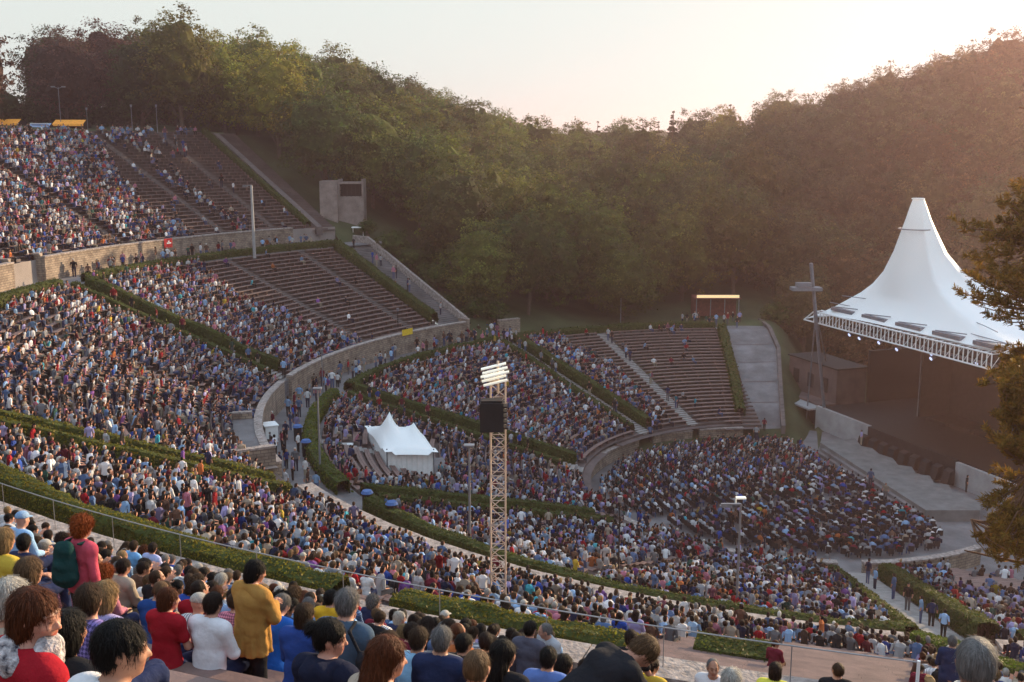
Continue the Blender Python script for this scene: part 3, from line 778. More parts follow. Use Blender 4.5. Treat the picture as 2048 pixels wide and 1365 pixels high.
def make_body(kind, J, fem, h=.0125):
    hi=2.0 if kind!='sit' else 1.55
    f=Fig((-.42,-.35,-.03),(.42,.85,hi),h)
    w=.9 if fem else 1.0; up=J['up']
    f.cap(J['hip']+np.array([-.05,0,0]),J['hip']+np.array([.05,0,0]),.115*(1.08 if fem else 1),None,.03)
    f.cap(J['hip'],J['waist'],.125,.115*w,.05,(.85,1.15,1))
    f.cap(J['waist'],J['chest'],.118*w,.135*w,.05,(.85,1.2,1))
    f.cap(J['chest']+np.array([-.07*w,0,.03]),J['chest']+np.array([.07*w,0,.03]),.11,None,.05,(1,1.1,1))
    f.cap(J['sh'][0]*.8+J['neck']*.2,J['sh'][1]*.8+J['neck']*.2,.062,None,.05)
    for i in(0,1):
        f.cap(J['neck']+np.array([0,-.01,-.0]),J['sh'][i],.05,.055,.04)
        f.cap(J['sh'][i],J['el'][i],.05*w,.04*w,.03); f.cap(J['el'][i],J['wr'][i],.04*w,.026,.015)
        f.cap(J['hipj'][i],J['kn'][i],.086,.058,.03); f.cap(J['kn'][i],J['an'][i],.056,.038,.02)
        a=J['an'][i]; f.cap(a+np.array([0,-.02,-.045]),a+np.array([0,.14,-.05]),.038,.03,.02)
    head_sdf(f,J,fem)
    V,Q=f.mesh()
    # tints of the face: eyes, lips, brows
    H=J['head']; L_=(V-H)@J['Rh']; col=np.ones((len(V),3))
    for s in(-1,1):
        d=np.linalg.norm((L_-np.array([s*.03,.09,.010]))/np.array([.017,.02,.008]),axis=1); col[d<1]=(.25,.2,.2)
        d=np.linalg.norm((L_-np.array([s*.032,.085,.034]))/np.array([.022,.025,.007]),axis=1); col[d<1]=(.3,.22,.18)
    d=np.linalg.norm((L_-np.array([0,.093,-.052]))/np.array([.026,.02,.01]),axis=1); col[d<1]=(.8,.42,.4)
    allV=[V];allQ=[Q];allC=[col]; n=len(V)
    for i,s in enumerate((-1,1)):
        hv,hq=HANDS[s]; d=J['wr'][i]-J['el'][i]; d/=np.linalg.norm(d)
        z=np.array([-s*.5,-.2,1.0]) if abs(d[2])<.8 else np.array([-s*1.0,0,.2])
        x=np.cross(d,z); x/=np.linalg.norm(x); zz=np.cross(x,d); Rm=np.stack([x,d,zz],1)
        allV.append(hv@Rm.T+J['wr'][i]+d*.012); allQ.append(hq+n); allC.append(np.ones((len(hv),3))); n+=len(hv)
    V=np.vstack(allV);Q=np.vstack(allQ);C=np.vstack(allC)
    return V,Q,C[Q].mean(1)
def folds(P,a,seed=0,fr=1.0):
    x,y,z=P[...,0]*fr,P[...,1]*fr,P[...,2]*fr
    return a*(np.sin(x*31+z*17+seed)*np.sin(y*27-z*23+seed*2)+.6*np.sin(z*47+x*22+np.sin(y*30)*1.5+seed))
def make_top(kind,J,fem,sleeve=1.0,loose=.012,hem=-.02,h=.0125,seed=0):
    hi=2.0 if kind!='sit' else 1.3
    f=Fig((-.42,-.35,.3 if kind=='sit' else .6),(.42,.6 if kind=='sit' else .85,hi),h)
    w=.9 if fem else 1.0; g=loose
    f.cap(J['hip']+np.array([-.05,0,0]),J['hip']+np.array([.05,0,0]),.12*(1.08 if fem else 1)+g,None,.03)
    f.cap(J['hip'],J['waist'],.128+g,.118*w+g*1.3,.05,(.85,1.15,1))
    f.cap(J['waist'],J['chest'],.12*w+g*1.3,.137*w+g,.05,(.85,1.2,1))
    f.cap(J['chest']+np.array([-.07*w,0,.03]),J['chest']+np.array([.07*w,0,.03]),.112+g,None,.05,(1,1.1,1))
    f.cap(J['sh'][0]*.8+J['neck']*.2,J['sh'][1]*.8+J['neck']*.2,.065+g*.8,None,.05)
    for i in(0,1):
        f.cap(J['neck']+np.array([0,-.01,-.0]),J['sh'][i],.052+g*.6,.058+g,.04)
        if sleeve>=1: f.cap(J['sh'][i],J['el'][i],.055*w+g,.045*w+g,.03); f.cap(J['el'][i],J['el'][i]+(J['wr'][i]-J['el'][i])*.93,.045*w+g,.034+g*.6,.015)
        else: f.cap(J['sh'][i],J['sh'][i]+(J['el'][i]-J['sh'][i])*(sleeve*1.25),.057*w+g,.052*w+g*1.2,.03)
    f.F+=folds(f.P,.0022+loose*.1,seed,.62)
    # neckline and hem
    nb=J['nb']; d=np.linalg.norm(f.P-(nb+np.array([0,.015,.035])),axis=-1)-.072; f.F=np.maximum(f.F,-d)
    f.F=np.maximum(f.F,(J['hip'][2]+hem)-f.P[...,2]) if kind!='bend' else f.F
    return f.mesh()
def make_trousers(kind,J,fem,h=.014):
    f=Fig((-.36,-.3,.02),(.36,.75,1.2 if kind!='sit' else .78),h)
    f.cap(J['hip']+np.array([-.05,0,0]),J['hip']+np.array([.05,0,0]),.124*(1.07 if fem else 1),None,.03)
    f.cap(J['hip'],J['waist'],.128,.118,.03,(.85,1.15,1))
    for i in(0,1):
        f.cap(J['hipj'][i],J['kn'][i],.1,.073,.03); a=J['kn'][i]+(J['an'][i]-J['kn'][i])*.92; f.cap(J['kn'][i],a,.072,.056,.02)
    f.F+=folds(f.P,.003,3); f.F=np.maximum(f.F,f.P[...,2]-(J['waist'][2]-.02))
    return f.mesh()
def make_hair(style, J, h=.009):
    f=Fig((-.2,-.22,-.36),(.2,.17,.2),h)
    if style=='short':
        f.ell((0,-.018,.03),(.08,.098,.09),0); f.ell((0,-.043,-.02),(.068,.06,.066),.03)
        face=((0,.105,-.035),(.072,.085,.092)); zc=-.07
    elif style=='thin':
        f.ell((0,-.02,.024),(.079,.099,.09),0); f.ell((0,-.04,-.02),(.074,.066,.06),.02); face=((0,.09,.02),(.08,.11,.12)); zc=-.06
    elif style=='curly':
        f.ell((0,-.02,.045),(.108,.122,.112),0); f.ell((0,-.05,-.03),(.1,.08,.085),.04); face=((0,.115,-.03),(.07,.08,.09)); zc=-.12
    elif style=='bob':
        f.ell((0,-.02,.032),(.083,.101,.09),0); f.ell((0,-.034,-.055),(.086,.077,.09),.04); face=((0,.11,-.045),(.068,.085,.105)); zc=-.145
    elif style=='long':
        f.ell((0,-.02,.036),(.092,.108,.098),0); f.ell((0,-.045,-.08),(.108,.078,.12),.04); f.ell((0,-.085,-.2),(.115,.05,.15),.05); face=((0,.11,-.05),(.067,.085,.12)); zc=-.34
    elif style=='bun':
        f.ell((0,-.018,.034),(.085,.102,.095),0); f.ell((0,-.05,-.02),(.07,.06,.07),.03); f.ell((0,-.125,.045),(.048,.045,.045),.012); face=((0,.105,-.035),(.07,.083,.09)); zc=-.07
    elif style=='hat':
        f.ell((0,-.01,.05),(.086,.105,.085),0); f.F=np.maximum(f.F,.035-f.P[...,2])
        g=Fig((-.2,-.22,-.36),(.2,.17,.2),h); g.cap((0,.07,.04),(0,.12,.034),.05,.045,0,(1,1,3)); f.F=np.minimum(f.F,g.F); face=None; zc=-1
    if style in('short','curly','bob','long','bun','thin'):
        x,y,z=f.P[...,0],f.P[...,1],f.P[...,2]; an=np.arctan2(x,-y+.02)
        amp={'short':.0016,'thin':.0006,'curly':.008,'bob':.002,'long':.003,'bun':.0012}[style]
        f.F+=amp*(np.sin(an*23+z*30*(1 if style!='curly' else 3))+.7*np.sin(an*41-z*18+1)+ (0 if style!='curly' else np.sin(x*90)*np.sin(y*95)*np.sin(z*88)*1.6))
        f.ell(face[0],face[1],0,cut=True)
        # ears stay free on short cuts
        if style in('short','thin','bun'):
            for s in(-1,1): f.ell((s*.085,.004,-.012),(.022,.026,.036),0,cut=True)
        f.F=np.maximum(f.F,zc-f.P[...,2])
    V,Q=f.mesh()
    # loose strands lying over the hair so that it does not end in a smooth shell
    n=0 if style=='hat' else 700 if style=='thin' else (4200 if style in('long','bob','curly') else 3200)
    col=np.ones((len(Q),3))
    if n:
        g=np.random.default_rng(len(style)); A,B,C,D=[V[Q[:,i]] for i in range(4)]; N_=np.cross(C-A,D-B); N_/=np.linalg.norm(N_,axis=1,keepdims=True)+1e-9
        fi=g.integers(0,len(Q),n); P=V[Q[fi]].mean(1)+g.normal(0,h*.4,(n,3)); nn=N_[fi]
        crown_=np.array([0,-.05,.14]); dr=P-crown_+g.normal(0,.009,(n,3)); 
        if style=='curly': dr=g.normal(0,1,(n,3))
        else: dr[:,2]-=.05
        dr-=nn*(dr*nn).sum(1,keepdims=True); dr/=np.linalg.norm(dr,axis=1,keepdims=True)+1e-9
        sd=np.cross(dr,nn); L_=g.uniform(.025,.06,(n,1)); w_=g.uniform(.0008,.0017,(n,1)); lift=g.uniform(-.004,.0015,(n,1))+(.004 if style=='curly' else 0)
        a=P+nn*.0008; b=P+dr*L_+nn*lift
        SV=np.stack([a-sd*w_,a+sd*w_,b+sd*w_*.5,b-sd*w_*.5],1).reshape(-1,3); SQ=np.arange(n*4).reshape(-1,4)+len(V)
        V=np.vstack([V,SV]); Q=np.vstack([Q,SQ]); col=np.vstack([col,np.ones((n,3))*g.uniform(.45,1.55,(n,1))])
    V=V@J['Rh'].T+J['head']
    return V,Q,col
STY=['short','thin','curly','bob','long','bun','hat']
PROTO=[]
def proto(kind,hy,hp,arms,lean,fem,sleeve=1.0,loose=.012,hem=-.02,styles=STY):
    J=pose('sit' if kind=='sit' else 'stand',hy,hp,arms,lean); d={'kind':kind,'J':J,'fem':fem,'sleeve':sleeve}
    V,Q,c=make_body(kind,J,fem); d['body']=np_mesh('body',V,Q,M['skin'],c,True)
    V,Q=make_top(kind,J,fem,sleeve,loose,hem,seed=len(PROTO)*1.7); d['top']=np_mesh('shirt',V,Q,M['cloth'],None,True)
    V,Q=make_trousers(kind,J,fem); d['leg']=np_mesh('trousers',V,Q,M['cloth'],None,True)
    d['hair']={}
    d['hairJ']=J
    PROTO.append(d); return d
def hair_of(d,st):
    if st not in d['hair']:
        V,Q,c=make_hair(st,d['J']); d['hair'][st]=np_mesh('hair',V,Q,M['hair'],c,True)
    return d['hair'][st]
P_sit=[proto('sit',0,5,'lap',6,False,1.0), proto('sit',38,8,'lap',4,True,.45), proto('sit',-30,4,('lap','prop'),-4,False,.45),
       proto('sit',12,22,'fold',16,True,1.0), proto('sit',62,10,'lap',2,True,1.0,.016), proto('sit',20,0,('up','lap'),6,False,1.0)]
P_std=[proto('stand',10,6,'down',2,False,1.0,.014,-.06), proto('stand',35,18,'fold',4,True,1.0,.014,-.06), proto('stand',-20,4,('down','fold'),3,True,.45,.012,-.04),
       proto('bend',25,20,'reach',62,False,1.0,.012,-.2)]
SKIN=[(.47,.23,.16),(.54,.28,.2),(.4,.2,.13),(.52,.26,.19),(.3,.16,.1)]
HAIRC={'dark brown':(.022,.012,.009),'black':(.008,.007,.007),'brown':(.05,.026,.014),'auburn':(.1,.028,.010),'blond':(.27,.17,.08),'grey':(.17,.16,.16),'white':(.5,.47,.43),'fair':(.13,.075,.04),'ginger':(.3,.065,.012)}
CLOTHC={'white':(.75,.75,.78),'pale blue':(.3,.48,.75),'navy':(.025,.035,.09),'black':(.02,.02,.024),'red':(.36,.014,.025),'royal blue':(.025,.075,.36),'lilac':(.38,.34,.6),
        'grey':(.22,.23,.26),'dark green':(.03,.09,.07),'pink':(.45,.17,.24),'beige':(.42,.35,.28),'denim blue':(.1,.17,.33),'yellow':(.6,.42,.06),'orange':(.5,.15,.05),'turquoise':(.06,.42,.55),'brown':(.13,.07,.05),'light grey':(.45,.46,.5),'maroon':(.18,.02,.04),'purple':(.2,.08,.3)}
CW={'white':21,'pale blue':11,'navy':14,'black':16,'red':5.5,'royal blue':4,'lilac':7,'grey':9,'dark green':2,'pink':5.5,'beige':3.5,'denim blue':9,'yellow':.7,'orange':1.5,'turquoise':1.2,'brown':6,'light grey':7,'maroon':5,'purple':2}
def wchoice(d): k=list(d); return rnd.choices(k,[d[x] for x in k])[0]
def person(loc, face, P, hair='short', hairc='brown', topc='white', legc='navy', skin=None, scale=1.0, label=None, group=None, name='person', pat=None):
    """face: heading of the view in degrees (world)"""
    root=empty(name,loc,R(face-90)); root.scale=(scale,)*3
    tag(root,label,'person',group)
    b=link('body',P['body'],root); sk=skin or rnd.choice(SKIN[:4]); b.color=(*sk,1)
    t=link('shirt',P['top'],root); t.color=(*(CLOTHC[topc] if isinstance(topc,str) else topc),1)
    if pat: t.material_slots[0].link='OBJECT'; t.material_slots[0].material=PAT[pat]
    l=link('trousers',P['leg'],root); l.color=(*(CLOTHC[legc] if isinstance(legc,str) else legc),1)
    if hair:
        hh=link('hat' if hair=='hat' else 'hair',hair_of(P,hair),root); hh.color=(*(HAIRC[hairc] if hairc in HAIRC else CLOTHC[hairc]),1)
    return root
def face_to_stage(x,y,j=6): return math.degrees(math.atan2(98-y,36-x))+rnd.uniform(-j,j)
# ---- people one can point at in the photograph
def row_at(px,py,dz,tier='UP'):
    """the row on the upper terrace whose seated or standing person shows the head at this pixel"""
    d=ray(px,py); best=None; t=2.0
    rows=ROWS[tier]; prev=None
    while t<60:
        P=Vector((d[0]*t,d[1]*t,EYE+d[2]*t)); th,r=polar(P)
        k=round((r-rows[0][0])/.8)
        if tier=='UP' and 0<=k<len(rows) or tier=='MID' and 0<=k<len(rows):
            z=rows[k][1]
            e=P.z-dz-z
            if prev is not None and e<=0: return P,k,rows[k],th
            prev=e
        t+=.02
    return None
HEROES=[]
def hero(px,py,P,dz,label,hair,hairc,topc,legc='navy',scale=1.0,face=None,dist=None,skin=None,tier='UP',snap=True,headpx=None,turn=0,pat=None):
    """px,py = centre of the head in the photograph; headpx = its height there"""
    J=P['J']; hd=J['head']
    if dist is None:
        q=row_at(px,py,(hd[2]+.0)*scale,tier)
        if q is None: print('HERO none',label); return None
        Pt=q[0]; z=q[2][1]
    else:
        Pt=at_d(px,py,dist); z=Pt.z-hd[2]*scale
    fc=(face if face is not None else face_to_stage(Pt.x,Pt.y,3))+turn
    # move the root so that the head sits on the ray
    a=R(fc-90); off=Vector((hd[0]*math.cos(a)-hd[1]*math.sin(a),hd[0]*math.sin(a)+hd[1]*math.cos(a)))*scale
    loc=(Pt.x-off.x,Pt.y-off.y,Pt.z-hd[2]*scale)
    o=person(loc,fc,P,hair,hairc,topc,legc,skin,scale,label,pat=pat)
    q=project((Pt.x,Pt.y,Pt.z)); HEROES.append((loc[0],loc[1],loc[2],o)); print('hero %-50s d=%.1f head px %.0f z=%.2f'%(label[:50],q[2],.23*F_PX/q[2],loc[2]),[round(v,1) for v in polar(loc)])
    return o
Sx,Sd=P_sit,P_std
h1=hero(72,1232,Sx[4],0,'auburn bobbed woman in a red top and patterned scarf at the lower left corner','bob','auburn','red',scale=1.0,dist=4.3,turn=-14)
h2=hero(243,1298,Sx[1],0,'dark haired head with a white patterned blouse right of the auburn woman','short','black','white',dist=4.05,turn=-8)
hero(137,1262,Sx[0],0,'black haired person between the scarf woman and the checked shirt','bob','black','black',dist=5.4)
hero(22,1200,Sx[0],0,'white haired person behind the auburn woman at the left edge','short','white','beige',dist=5.2)
hero(178,1200,Sx[2],0,'brown haired person in a blue violet checked shirt above the dark head','short','brown',(.2,.16,.42),dist=6.9,pat='check')
hero(212,1192,Sx[0],0,'blond person half hidden behind the checked shirt','bob','blond','lilac',dist=7.7)
hero(60,1143,Sx[0],0,'fair haired person above the auburn woman','bob','fair','brown',dist=8.0)
hero(210,1151,Sx[0],0,'bright ginger haired person in the middle of the left seats','curly','ginger','pink',dist=14)
h7=hero(166,1056,Sd[0],0,'standing woman with red curls in a pink jacket carrying a dark green backpack','curly','ginger',(.6,.09,.14),'black',dist=12.2,turn=-6)
hero(268,1092,Sd[2],0,'person in a sky blue shirt standing behind the near wall, left of the lavender shirt','short','brown',(.2,.42,.75),'navy',dist=22)
hero(306,1096,Sd[2],0,'person in a lavender shirt beside the sky blue shirt at the near wall','short','dark brown',(.42,.46,.75),'beige',dist=21.5)
hero(338,1198,Sx[1],0,'brown haired person in a deep red jumper left of the white shirt','bob','auburn','red',dist=10.6)
h11=hero(427,1208,Sx[0],0,'man in a plain white shirt sitting on a red jacket','short','dark brown',(.8,.8,.86),'navy',dist=10.6,scale=1.05)
hero(322,1182,Sx[3],0,'person in a navy blue top leaning forward behind the red jumper','thin','fair',(.02,.07,.25),dist=12.5)
h13=hero(512,1143,Sd[1],0,'woman with black hair standing in a long ochre coat','bob','black',(.42,.22,.06),'black',dist=10.8,turn=-10)
hero(565,1209,Sx[3],0,'man in a royal blue jacket right of the ochre coat','short','grey',(.02,.12,.5),dist=11.6)
hero(610,1230,Sx[0],0,'brown haired person in a dark blue jumper in front of the royal blue jacket','bob','brown',(.03,.07,.28),dist=10.0)
h16=hero(661,1276,Sx[4],0,'black haired woman in profile wearing a dark navy hooded jacket','bun','black',(.015,.018,.04),dist=6.6,turn=-6)
h17=hero(696,1206,Sx[0],0,'grey haired man in a slate blue shirt with a dark shoulder bag','short','grey',(.07,.11,.17),dist=8.4,scale=1.08)
hero(663,1196,Sx[5],0,'dark haired person in an amber jacket behind the slate blue shirt','short','black',(.75,.42,.03),dist=14)
hero(776,1316,Sx[1],0,'person with long red brown hair at the bottom left of centre','long','auburn','beige',dist=5.9,turn=-15)
hero(838,1278,Sx[0],0,'brown haired person in a light blue tee shirt left of the navy tracksuit','short','brown',(.3,.55,.8),dist=9.6)
h20=hero(884,1279,Sx[0],0,'grey haired man in a navy tracksuit jacket with a white stripe','short','grey','navy',dist=8.8,turn=5)
hero(955,1334,Sx[0],0,'bald man with the sun on his head at the bottom edge','thin','fair',(.03,.03,.05),dist=6.4)
hero(1008,1310,Sx[1],0,'person with long black hair right of the bald man','long','black','black',dist=8.6)
hero(1061,1258,Sd[0],0,'man standing with his back turned in a dark grey shirt','short','black',(.1,.1,.14),'black',dist=14.5)
hero(1090,1262,Sd[1],0,'pink faced older man in a light grey shirt facing the standing man','thin','grey','light grey','grey',dist=15.5,turn=150)
hero(1097,1316,Sx[0],0,'dark haired person in a blue shirt below the standing man','short','black',(.12,.2,.5),dist=10.4)
hero(1128,1330,Sx[1],0,'dark haired person in grey right of the blue shirt at the bottom','bob','black','grey',dist=11.2)
hero(1176,1338,Sx[4],0,'dark haired person in a red top beside the bending man','short','dark brown','red',dist=11.6)
h27=hero(1288,1304,Sd[3],0,'fair haired man in black bending forward over the seats','short','fair',(.02,.02,.025),'black',dist=7.4,face=25,scale=1.0)
hero(1262,1277,Sd[2],0,'dark haired person standing behind the bending man','short','dark brown','black',dist=13.5)
h29=hero(1952,1325,Sx[0],0,'large grey haired man with a white collar at the bottom right','thin','grey',(.05,.05,.07),dist=4.6,scale=1.05,skin=(.36,.17,.12))
hero(1551,1341,Sx[0],0,'person in a lemon yellow top at the bottom right of centre','bob','dark brown',(.7,.68,.1),dist=14.5)
hero(1675,1340,Sx[2],0,'red faced man in a dark coat at the bottom edge','thin','brown','black',dist=15)
hero(1426,1336,Sx[2],0,'bald man in a white shirt below the short hedge block','thin','grey','white',dist=13.5,turn=170)
hero(1463,1362,Sx[0],0,'white haired head cut by the bottom edge','bob','white','beige',dist=9)
hero(1905,1283,Sx[0],0,'grey haired man left of the large head by the right hedges','short','grey','navy',dist=20)
hero(45,1040,Sx[0],0,'person in a pale blue cap and pale blue shirt at the left edge','hat','pale blue',(.3,.5,.8),dist=15)
hero(48,1085,Sx[2],0,'dark haired person with blue and white top at the left edge','short','black','navy',dist=13)
hero(30,1135,Sx[1],0,'person in an orange pink top at the left edge','bob','brown','orange',dist=10.5)
hero(8,1080,Sx[0],0,'fair haired person cut by the left edge','bob','blond','yellow',dist=9.5)
# ---- things they wear or carry
def fig_obj(f,name,m,parent=None,color=None,smooth=True,label=None,cat=None,world=None):
    V,Q=f.mesh(); me=np_mesh(name,V,Q,M[m],None,smooth); o=link(name,me,parent)
    if color: o.color=(*color,1)
    if world is not None: o.matrix_world=world
    if label: tag(o,label,cat)
    return o
def wm(root):
    return Matrix.Translation(root.location)@Matrix.Rotation(root.rotation_euler.z,4,'Z')@Matrix.Scale(root.scale[0],4)
# scarf of the auburn woman
M['scarf']=mat('patterned_scarf',(.03,.04,.13),.9,noise_s=30,var=.8,col2=(.75,.7,.72),bump=.5,bump_s=60)
M['check']=mat('checked_cloth',(.1,.09,.3),.9,noise_s=40,var=.6,col2=(.3,.26,.55))
J=Sx[4]['J']; f=Fig((-.25,-.2,.85),(.25,.3,1.3),.0125); nb=J['nb']
for i in range(12):
    a=2*math.pi*i/12; b=2*math.pi*(i+1)/12
    f.cap(nb+np.array([.088*math.cos(a),.082*math.sin(a),-.01+.03*math.sin(a*2)]),nb+np.array([.088*math.cos(b),.082*math.sin(b),-.01+.03*math.sin(b*2)]),.04,None,.02)
    f.cap(nb+np.array([.1*math.cos(a),.09*math.sin(a),-.06]),nb+np.array([.1*math.cos(b),.09*math.sin(b),-.06+.02*math.sin(b*3)]),.034,None,.02)
f.F+=folds(f.P,.008,2,1.5); fig_obj(f,'scarf','scarf',h1)
# ochre coat
def coat(P,root,color,z0,flare,name='coat'):
    J=P['J']; f=Fig((-.45,-.35,z0),(.45,.4,1.6),.0135)
    f.cap(np.array([0,.0,z0+.03]),J['chest'],.155*flare,.15,.03,(.8,1.05,1))
    f.cap(J['chest']+np.array([-.08,0,.04]),J['chest']+np.array([.08,0,.04]),.135,None,.05)
    for i in(0,1):
        f.cap(J['neck'],J['sh'][i],.06,.075,.05); f.cap(J['sh'][i],J['el'][i],.08,.07,.04); f.cap(J['el'][i],J['wr'][i],.072,.055,.02)
    x,y,z=f.P[...,0],f.P[...,1],f.P[...,2]; an=np.arctan2(x,y); k=np.clip((1.35-z)/.8,0,1)
    f.F+=k*.014*(np.sin(an*9+z*2)+.6*np.sin(an*17-z*3)); f.F+=folds(f.P,.004,1)
    f.F=np.maximum(f.F,z0+.02-f.P[...,2]); d=np.linalg.norm(f.P-(J['nb']+np.array([0,.015,.05])),axis=-1)-.085; f.F=np.maximum(f.F,-d)
    return fig_obj(f,name,'cloth',root,color)
coat(Sd[1],h13,(.42,.22,.06),.78,1.18)
# backpack of the pink jacket woman
Jb=Sd[0]['J']; f=Fig((-.25,-.5,.85),(.25,.1,1.65),.0125); c=Jb['chest']
f.cap(c+np.array([0,-.24,-.16]),c+np.array([0,-.23,.14]),.15,.12,.03,(.9,1.15,1)); f.cap(c+np.array([0,-.32,-.15]),c+np.array([0,-.32,-.02]),.09,.08,.02,(.9,1.3,1))
for s in(-1,1):
    f.cap(c+np.array([s*.1,-.12,.2]),c+np.array([s*.12,.04,.18]),.022,None,.02)
f.F+=folds(f.P,.004,4)
fig_obj(f,'backpack','cloth',None,(.012,.05,.05),label='dark green backpack on the shoulders of the woman in the pink jacket',cat='backpack',world=wm(h7))
# red jacket under the white shirt man
Jw=Sx[0]['J']; f=Fig((-.5,-.35,.34),(.5,.4,.56),.0125)
f.cap((-.34,0,.43),(.36,-.02,.45),.05,.045,.02,(1,.28,1)); f.cap((.3,-.1,.43),(.44,-.12,.49),.05,.03,.03,(1,.5,1)); f.F+=folds(f.P,.012,2); 
f.F=np.maximum(f.F,.425-f.P[...,2])
fig_obj(f,'red_jacket','cloth',None,(.62,.015,.02),label='crumpled red jacket under the man in the white shirt',cat='jacket',world=wm(h11))
# shoulder bag and strap of the slate shirt man
J=Sx[0]['J']; f=Fig((-.3,-.35,.55),(.42,.25,1.2),.0125)
f.cap((.25,-.1,.72),(.25,-.09,.9),.075,.065,.02,(1.3,.8,1)); f.cap((.25,-.1,.9),(.14,-.1,1.1),.014,None,.01); f.cap((.14,-.1,1.1),(.12,.02,1.12),.014,None,.01)
fig_obj(f,'shoulder_bag','cloth',None,(.02,.02,.025),label='dark shoulder bag at the side of the man in the slate blue shirt',cat='bag',world=wm(h17))
# hood of the profile woman
J=Sx[4]['J']; f=Fig((-.25,-.3,.85),(.25,.2,1.25),.0125); nb=J['nb']
for i in range(8):
    a=math.pi+math.pi*i/8; b=math.pi+math.pi*(i+1)/8
    f.cap(nb+np.array([.1*math.cos(a),.09*math.sin(a),-.03]),nb+np.array([.1*math.cos(b),.09*math.sin(b),-.03]),.045,None,.03)
f.ell(nb+np.array([0,-.13,-.07]),(.12,.055,.085),.04); f.F+=folds(f.P,.006,7); fig_obj(f,'hood','cloth',h16,(.015,.018,.04))
# white stripe across the tracksuit back
J=Sx[0]['J']
mb=MB(); prev=None
# collar of the big man
J=Sx[0]['J']; f=Fig((-.2,-.2,.9),(.2,.25,1.2),.011); nb=J['nb']
for i in range(12):
    a=2*math.pi*i/12; b=2*math.pi*(i+1)/12
    if 1.0<a<1.9: continue
    f.cap(nb+np.array([.072*math.cos(a),.07*math.sin(a),.0]),nb+np.array([.072*math.cos(b),.07*math.sin(b),.0]),.022,None,.01,(1,1,.8))
fig_obj(f,'collar','cloth',h29,(.75,.74,.72))
# plastic bag with yellow wrapping on the bench at the lower left
f=Fig((-.3,-.2,-.02),(.3,.2,.3),.011)
f.cap((-.12,0,.06),(.12,.02,.07),.11,.1,.03,(1,1,1.5)); f.cap((.1,0,.1),(.14,.02,.18),.05,.02,.03); f.F+=folds(f.P,.015,5,1.2)
p=at_d(172,1352,4.3); o=fig_obj(f,'carrier_bag','cloth',None,(.85,.62,.02),label='yellow plastic bag between the red top and the dark head',cat='bag',world=Matrix.Translation(p+Vector((.04,0,-.2)))@Matrix.Scale(.8,4)); 
# ---- the rest of the seated public
def px_ok(P,m=70):
    q=project(P)
    return q is not None and -m<q[0]<2048+m and -m<q[1]<1365+m+40
EMPTY_POLY=[([(205,290),(262,262),(420,262),(680,470),(612,462),(400,468),(345,440),(285,400),(245,350)],.03),
 ([(395,512),(430,505),(640,480),(945,640),(870,655),(765,668),(700,668),(640,645),(560,612),(490,590),(440,560)],.012),
 ([(1100,655),(1440,650),(1490,860),(1372,860),(1345,835),(1290,780),(1225,722),(1150,680)],.02),
 ([(1100,1252),(1560,1262),(1850,1300),(1830,1365),(1100,1365)],.012),
 ([(700,860),(740,845),(880,870),(875,945),(760,955),(700,930)],.03),
 ([(1900,1120),(2060,1120),(2060,1180),(1900,1165)],.15),
 ([(60,850),(300,850),(330,925),(200,905),(40,870)],.35),
 ([(0,610),(120,620),(130,700),(0,700)],.45)]
STREAK=[(268,262),(300,300),(345,350),(375,385),(430,420),(480,440)]
def occ(q,tier):
    x,y=q[0],q[1]
    for (a,b) in zip(STREAK[:-1],STREAK[1:]):
        t=max(0,min(1,((x-a[0])*(b[0]-a[0])+(y-a[1])*(b[1]-a[1]))/((b[0]-a[0])**2+(b[1]-a[1])**2)))
        if math.hypot(x-a[0]-t*(b[0]-a[0]),y-a[1]-t*(b[1]-a[1]))<15: return .5
    for poly,v in EMPTY_POLY:
        if inpoly(x,y,poly): return v
    return .9
SEATS=[]    # x,y,z(floor),tier,th,r,standing
for tier in('LOW','MID','UP'):
    for (r,z) in ROWS[tier]:
        a0,a1=SPAN[tier]; st=math.degrees(.56/r); th=a0+rnd.random()*st
        while th<a1:
            th+=st*rnd.uniform(.93,1.12)
            if tier=='LOW' and (r-.5<rin(th) or th<91.5+ (33-r)*.25): continue
            if paved(tier,th,r): continue
            if not clear(tier,th,r,.3): continue
            if tier=='MID' and (250<th<254.4 and 63.9<r<65.6 or abs(th-258)*r*.01745<1.0): continue
            if tier=='MID' and abs(th-243.5)<1.0 and abs(r-62.9)<1.0: continue
            if tier=='UP' and r>87 and 225<th<285: continue
            if tier=='UP' and th>262.5: continue
            x,y,_=pt(th,r+.1)
            if not px_ok((x,y,z+.8)): continue
            q=project((x,y,z+.9))
            if tier=='LOW' and 36<r<42.8 and 186<th<200 : 
                if rnd.random()>.3: continue
            if rnd.random()<occ(q,tier)*(1.0+.6*noise.noise(Vector((x*.4,y*.4,z)))): SEATS.append((x,y,z,tier,th,r,rnd.random()<.035 and math.hypot(x,y)>36))
# audience on the orchestra floor
ax=Vector((math.cos(R(197)),math.sin(R(197))))
FLOOR=[(1188,905),(1285,878),(1480,868),(1600,885),(1655,925),(1760,985),(1880,1055),(1880,1092),(1770,1108),(1600,1098),(1450,1080),(1320,1035),(1240,1010),(1200,965)]
u=-17.3
while u<17:
    v=-19+rnd.random()*.5
    while v<19:
        x=LX+u*ax.x-v*ax.y; y=LY+u*ax.y+v*ax.x; q=project((x,y,2.2))
        if q and inpoly(q[0],q[1],FLOOR) and math.hypot(x-LX,y-LY)<RLO-1.4 and abs(v-2)>.55 and rnd.random()<.84: SEATS.append((x,y,1.61,'ORC',0,0,False))
        v+=rnd.uniform(.52,.62)
    u+=.88
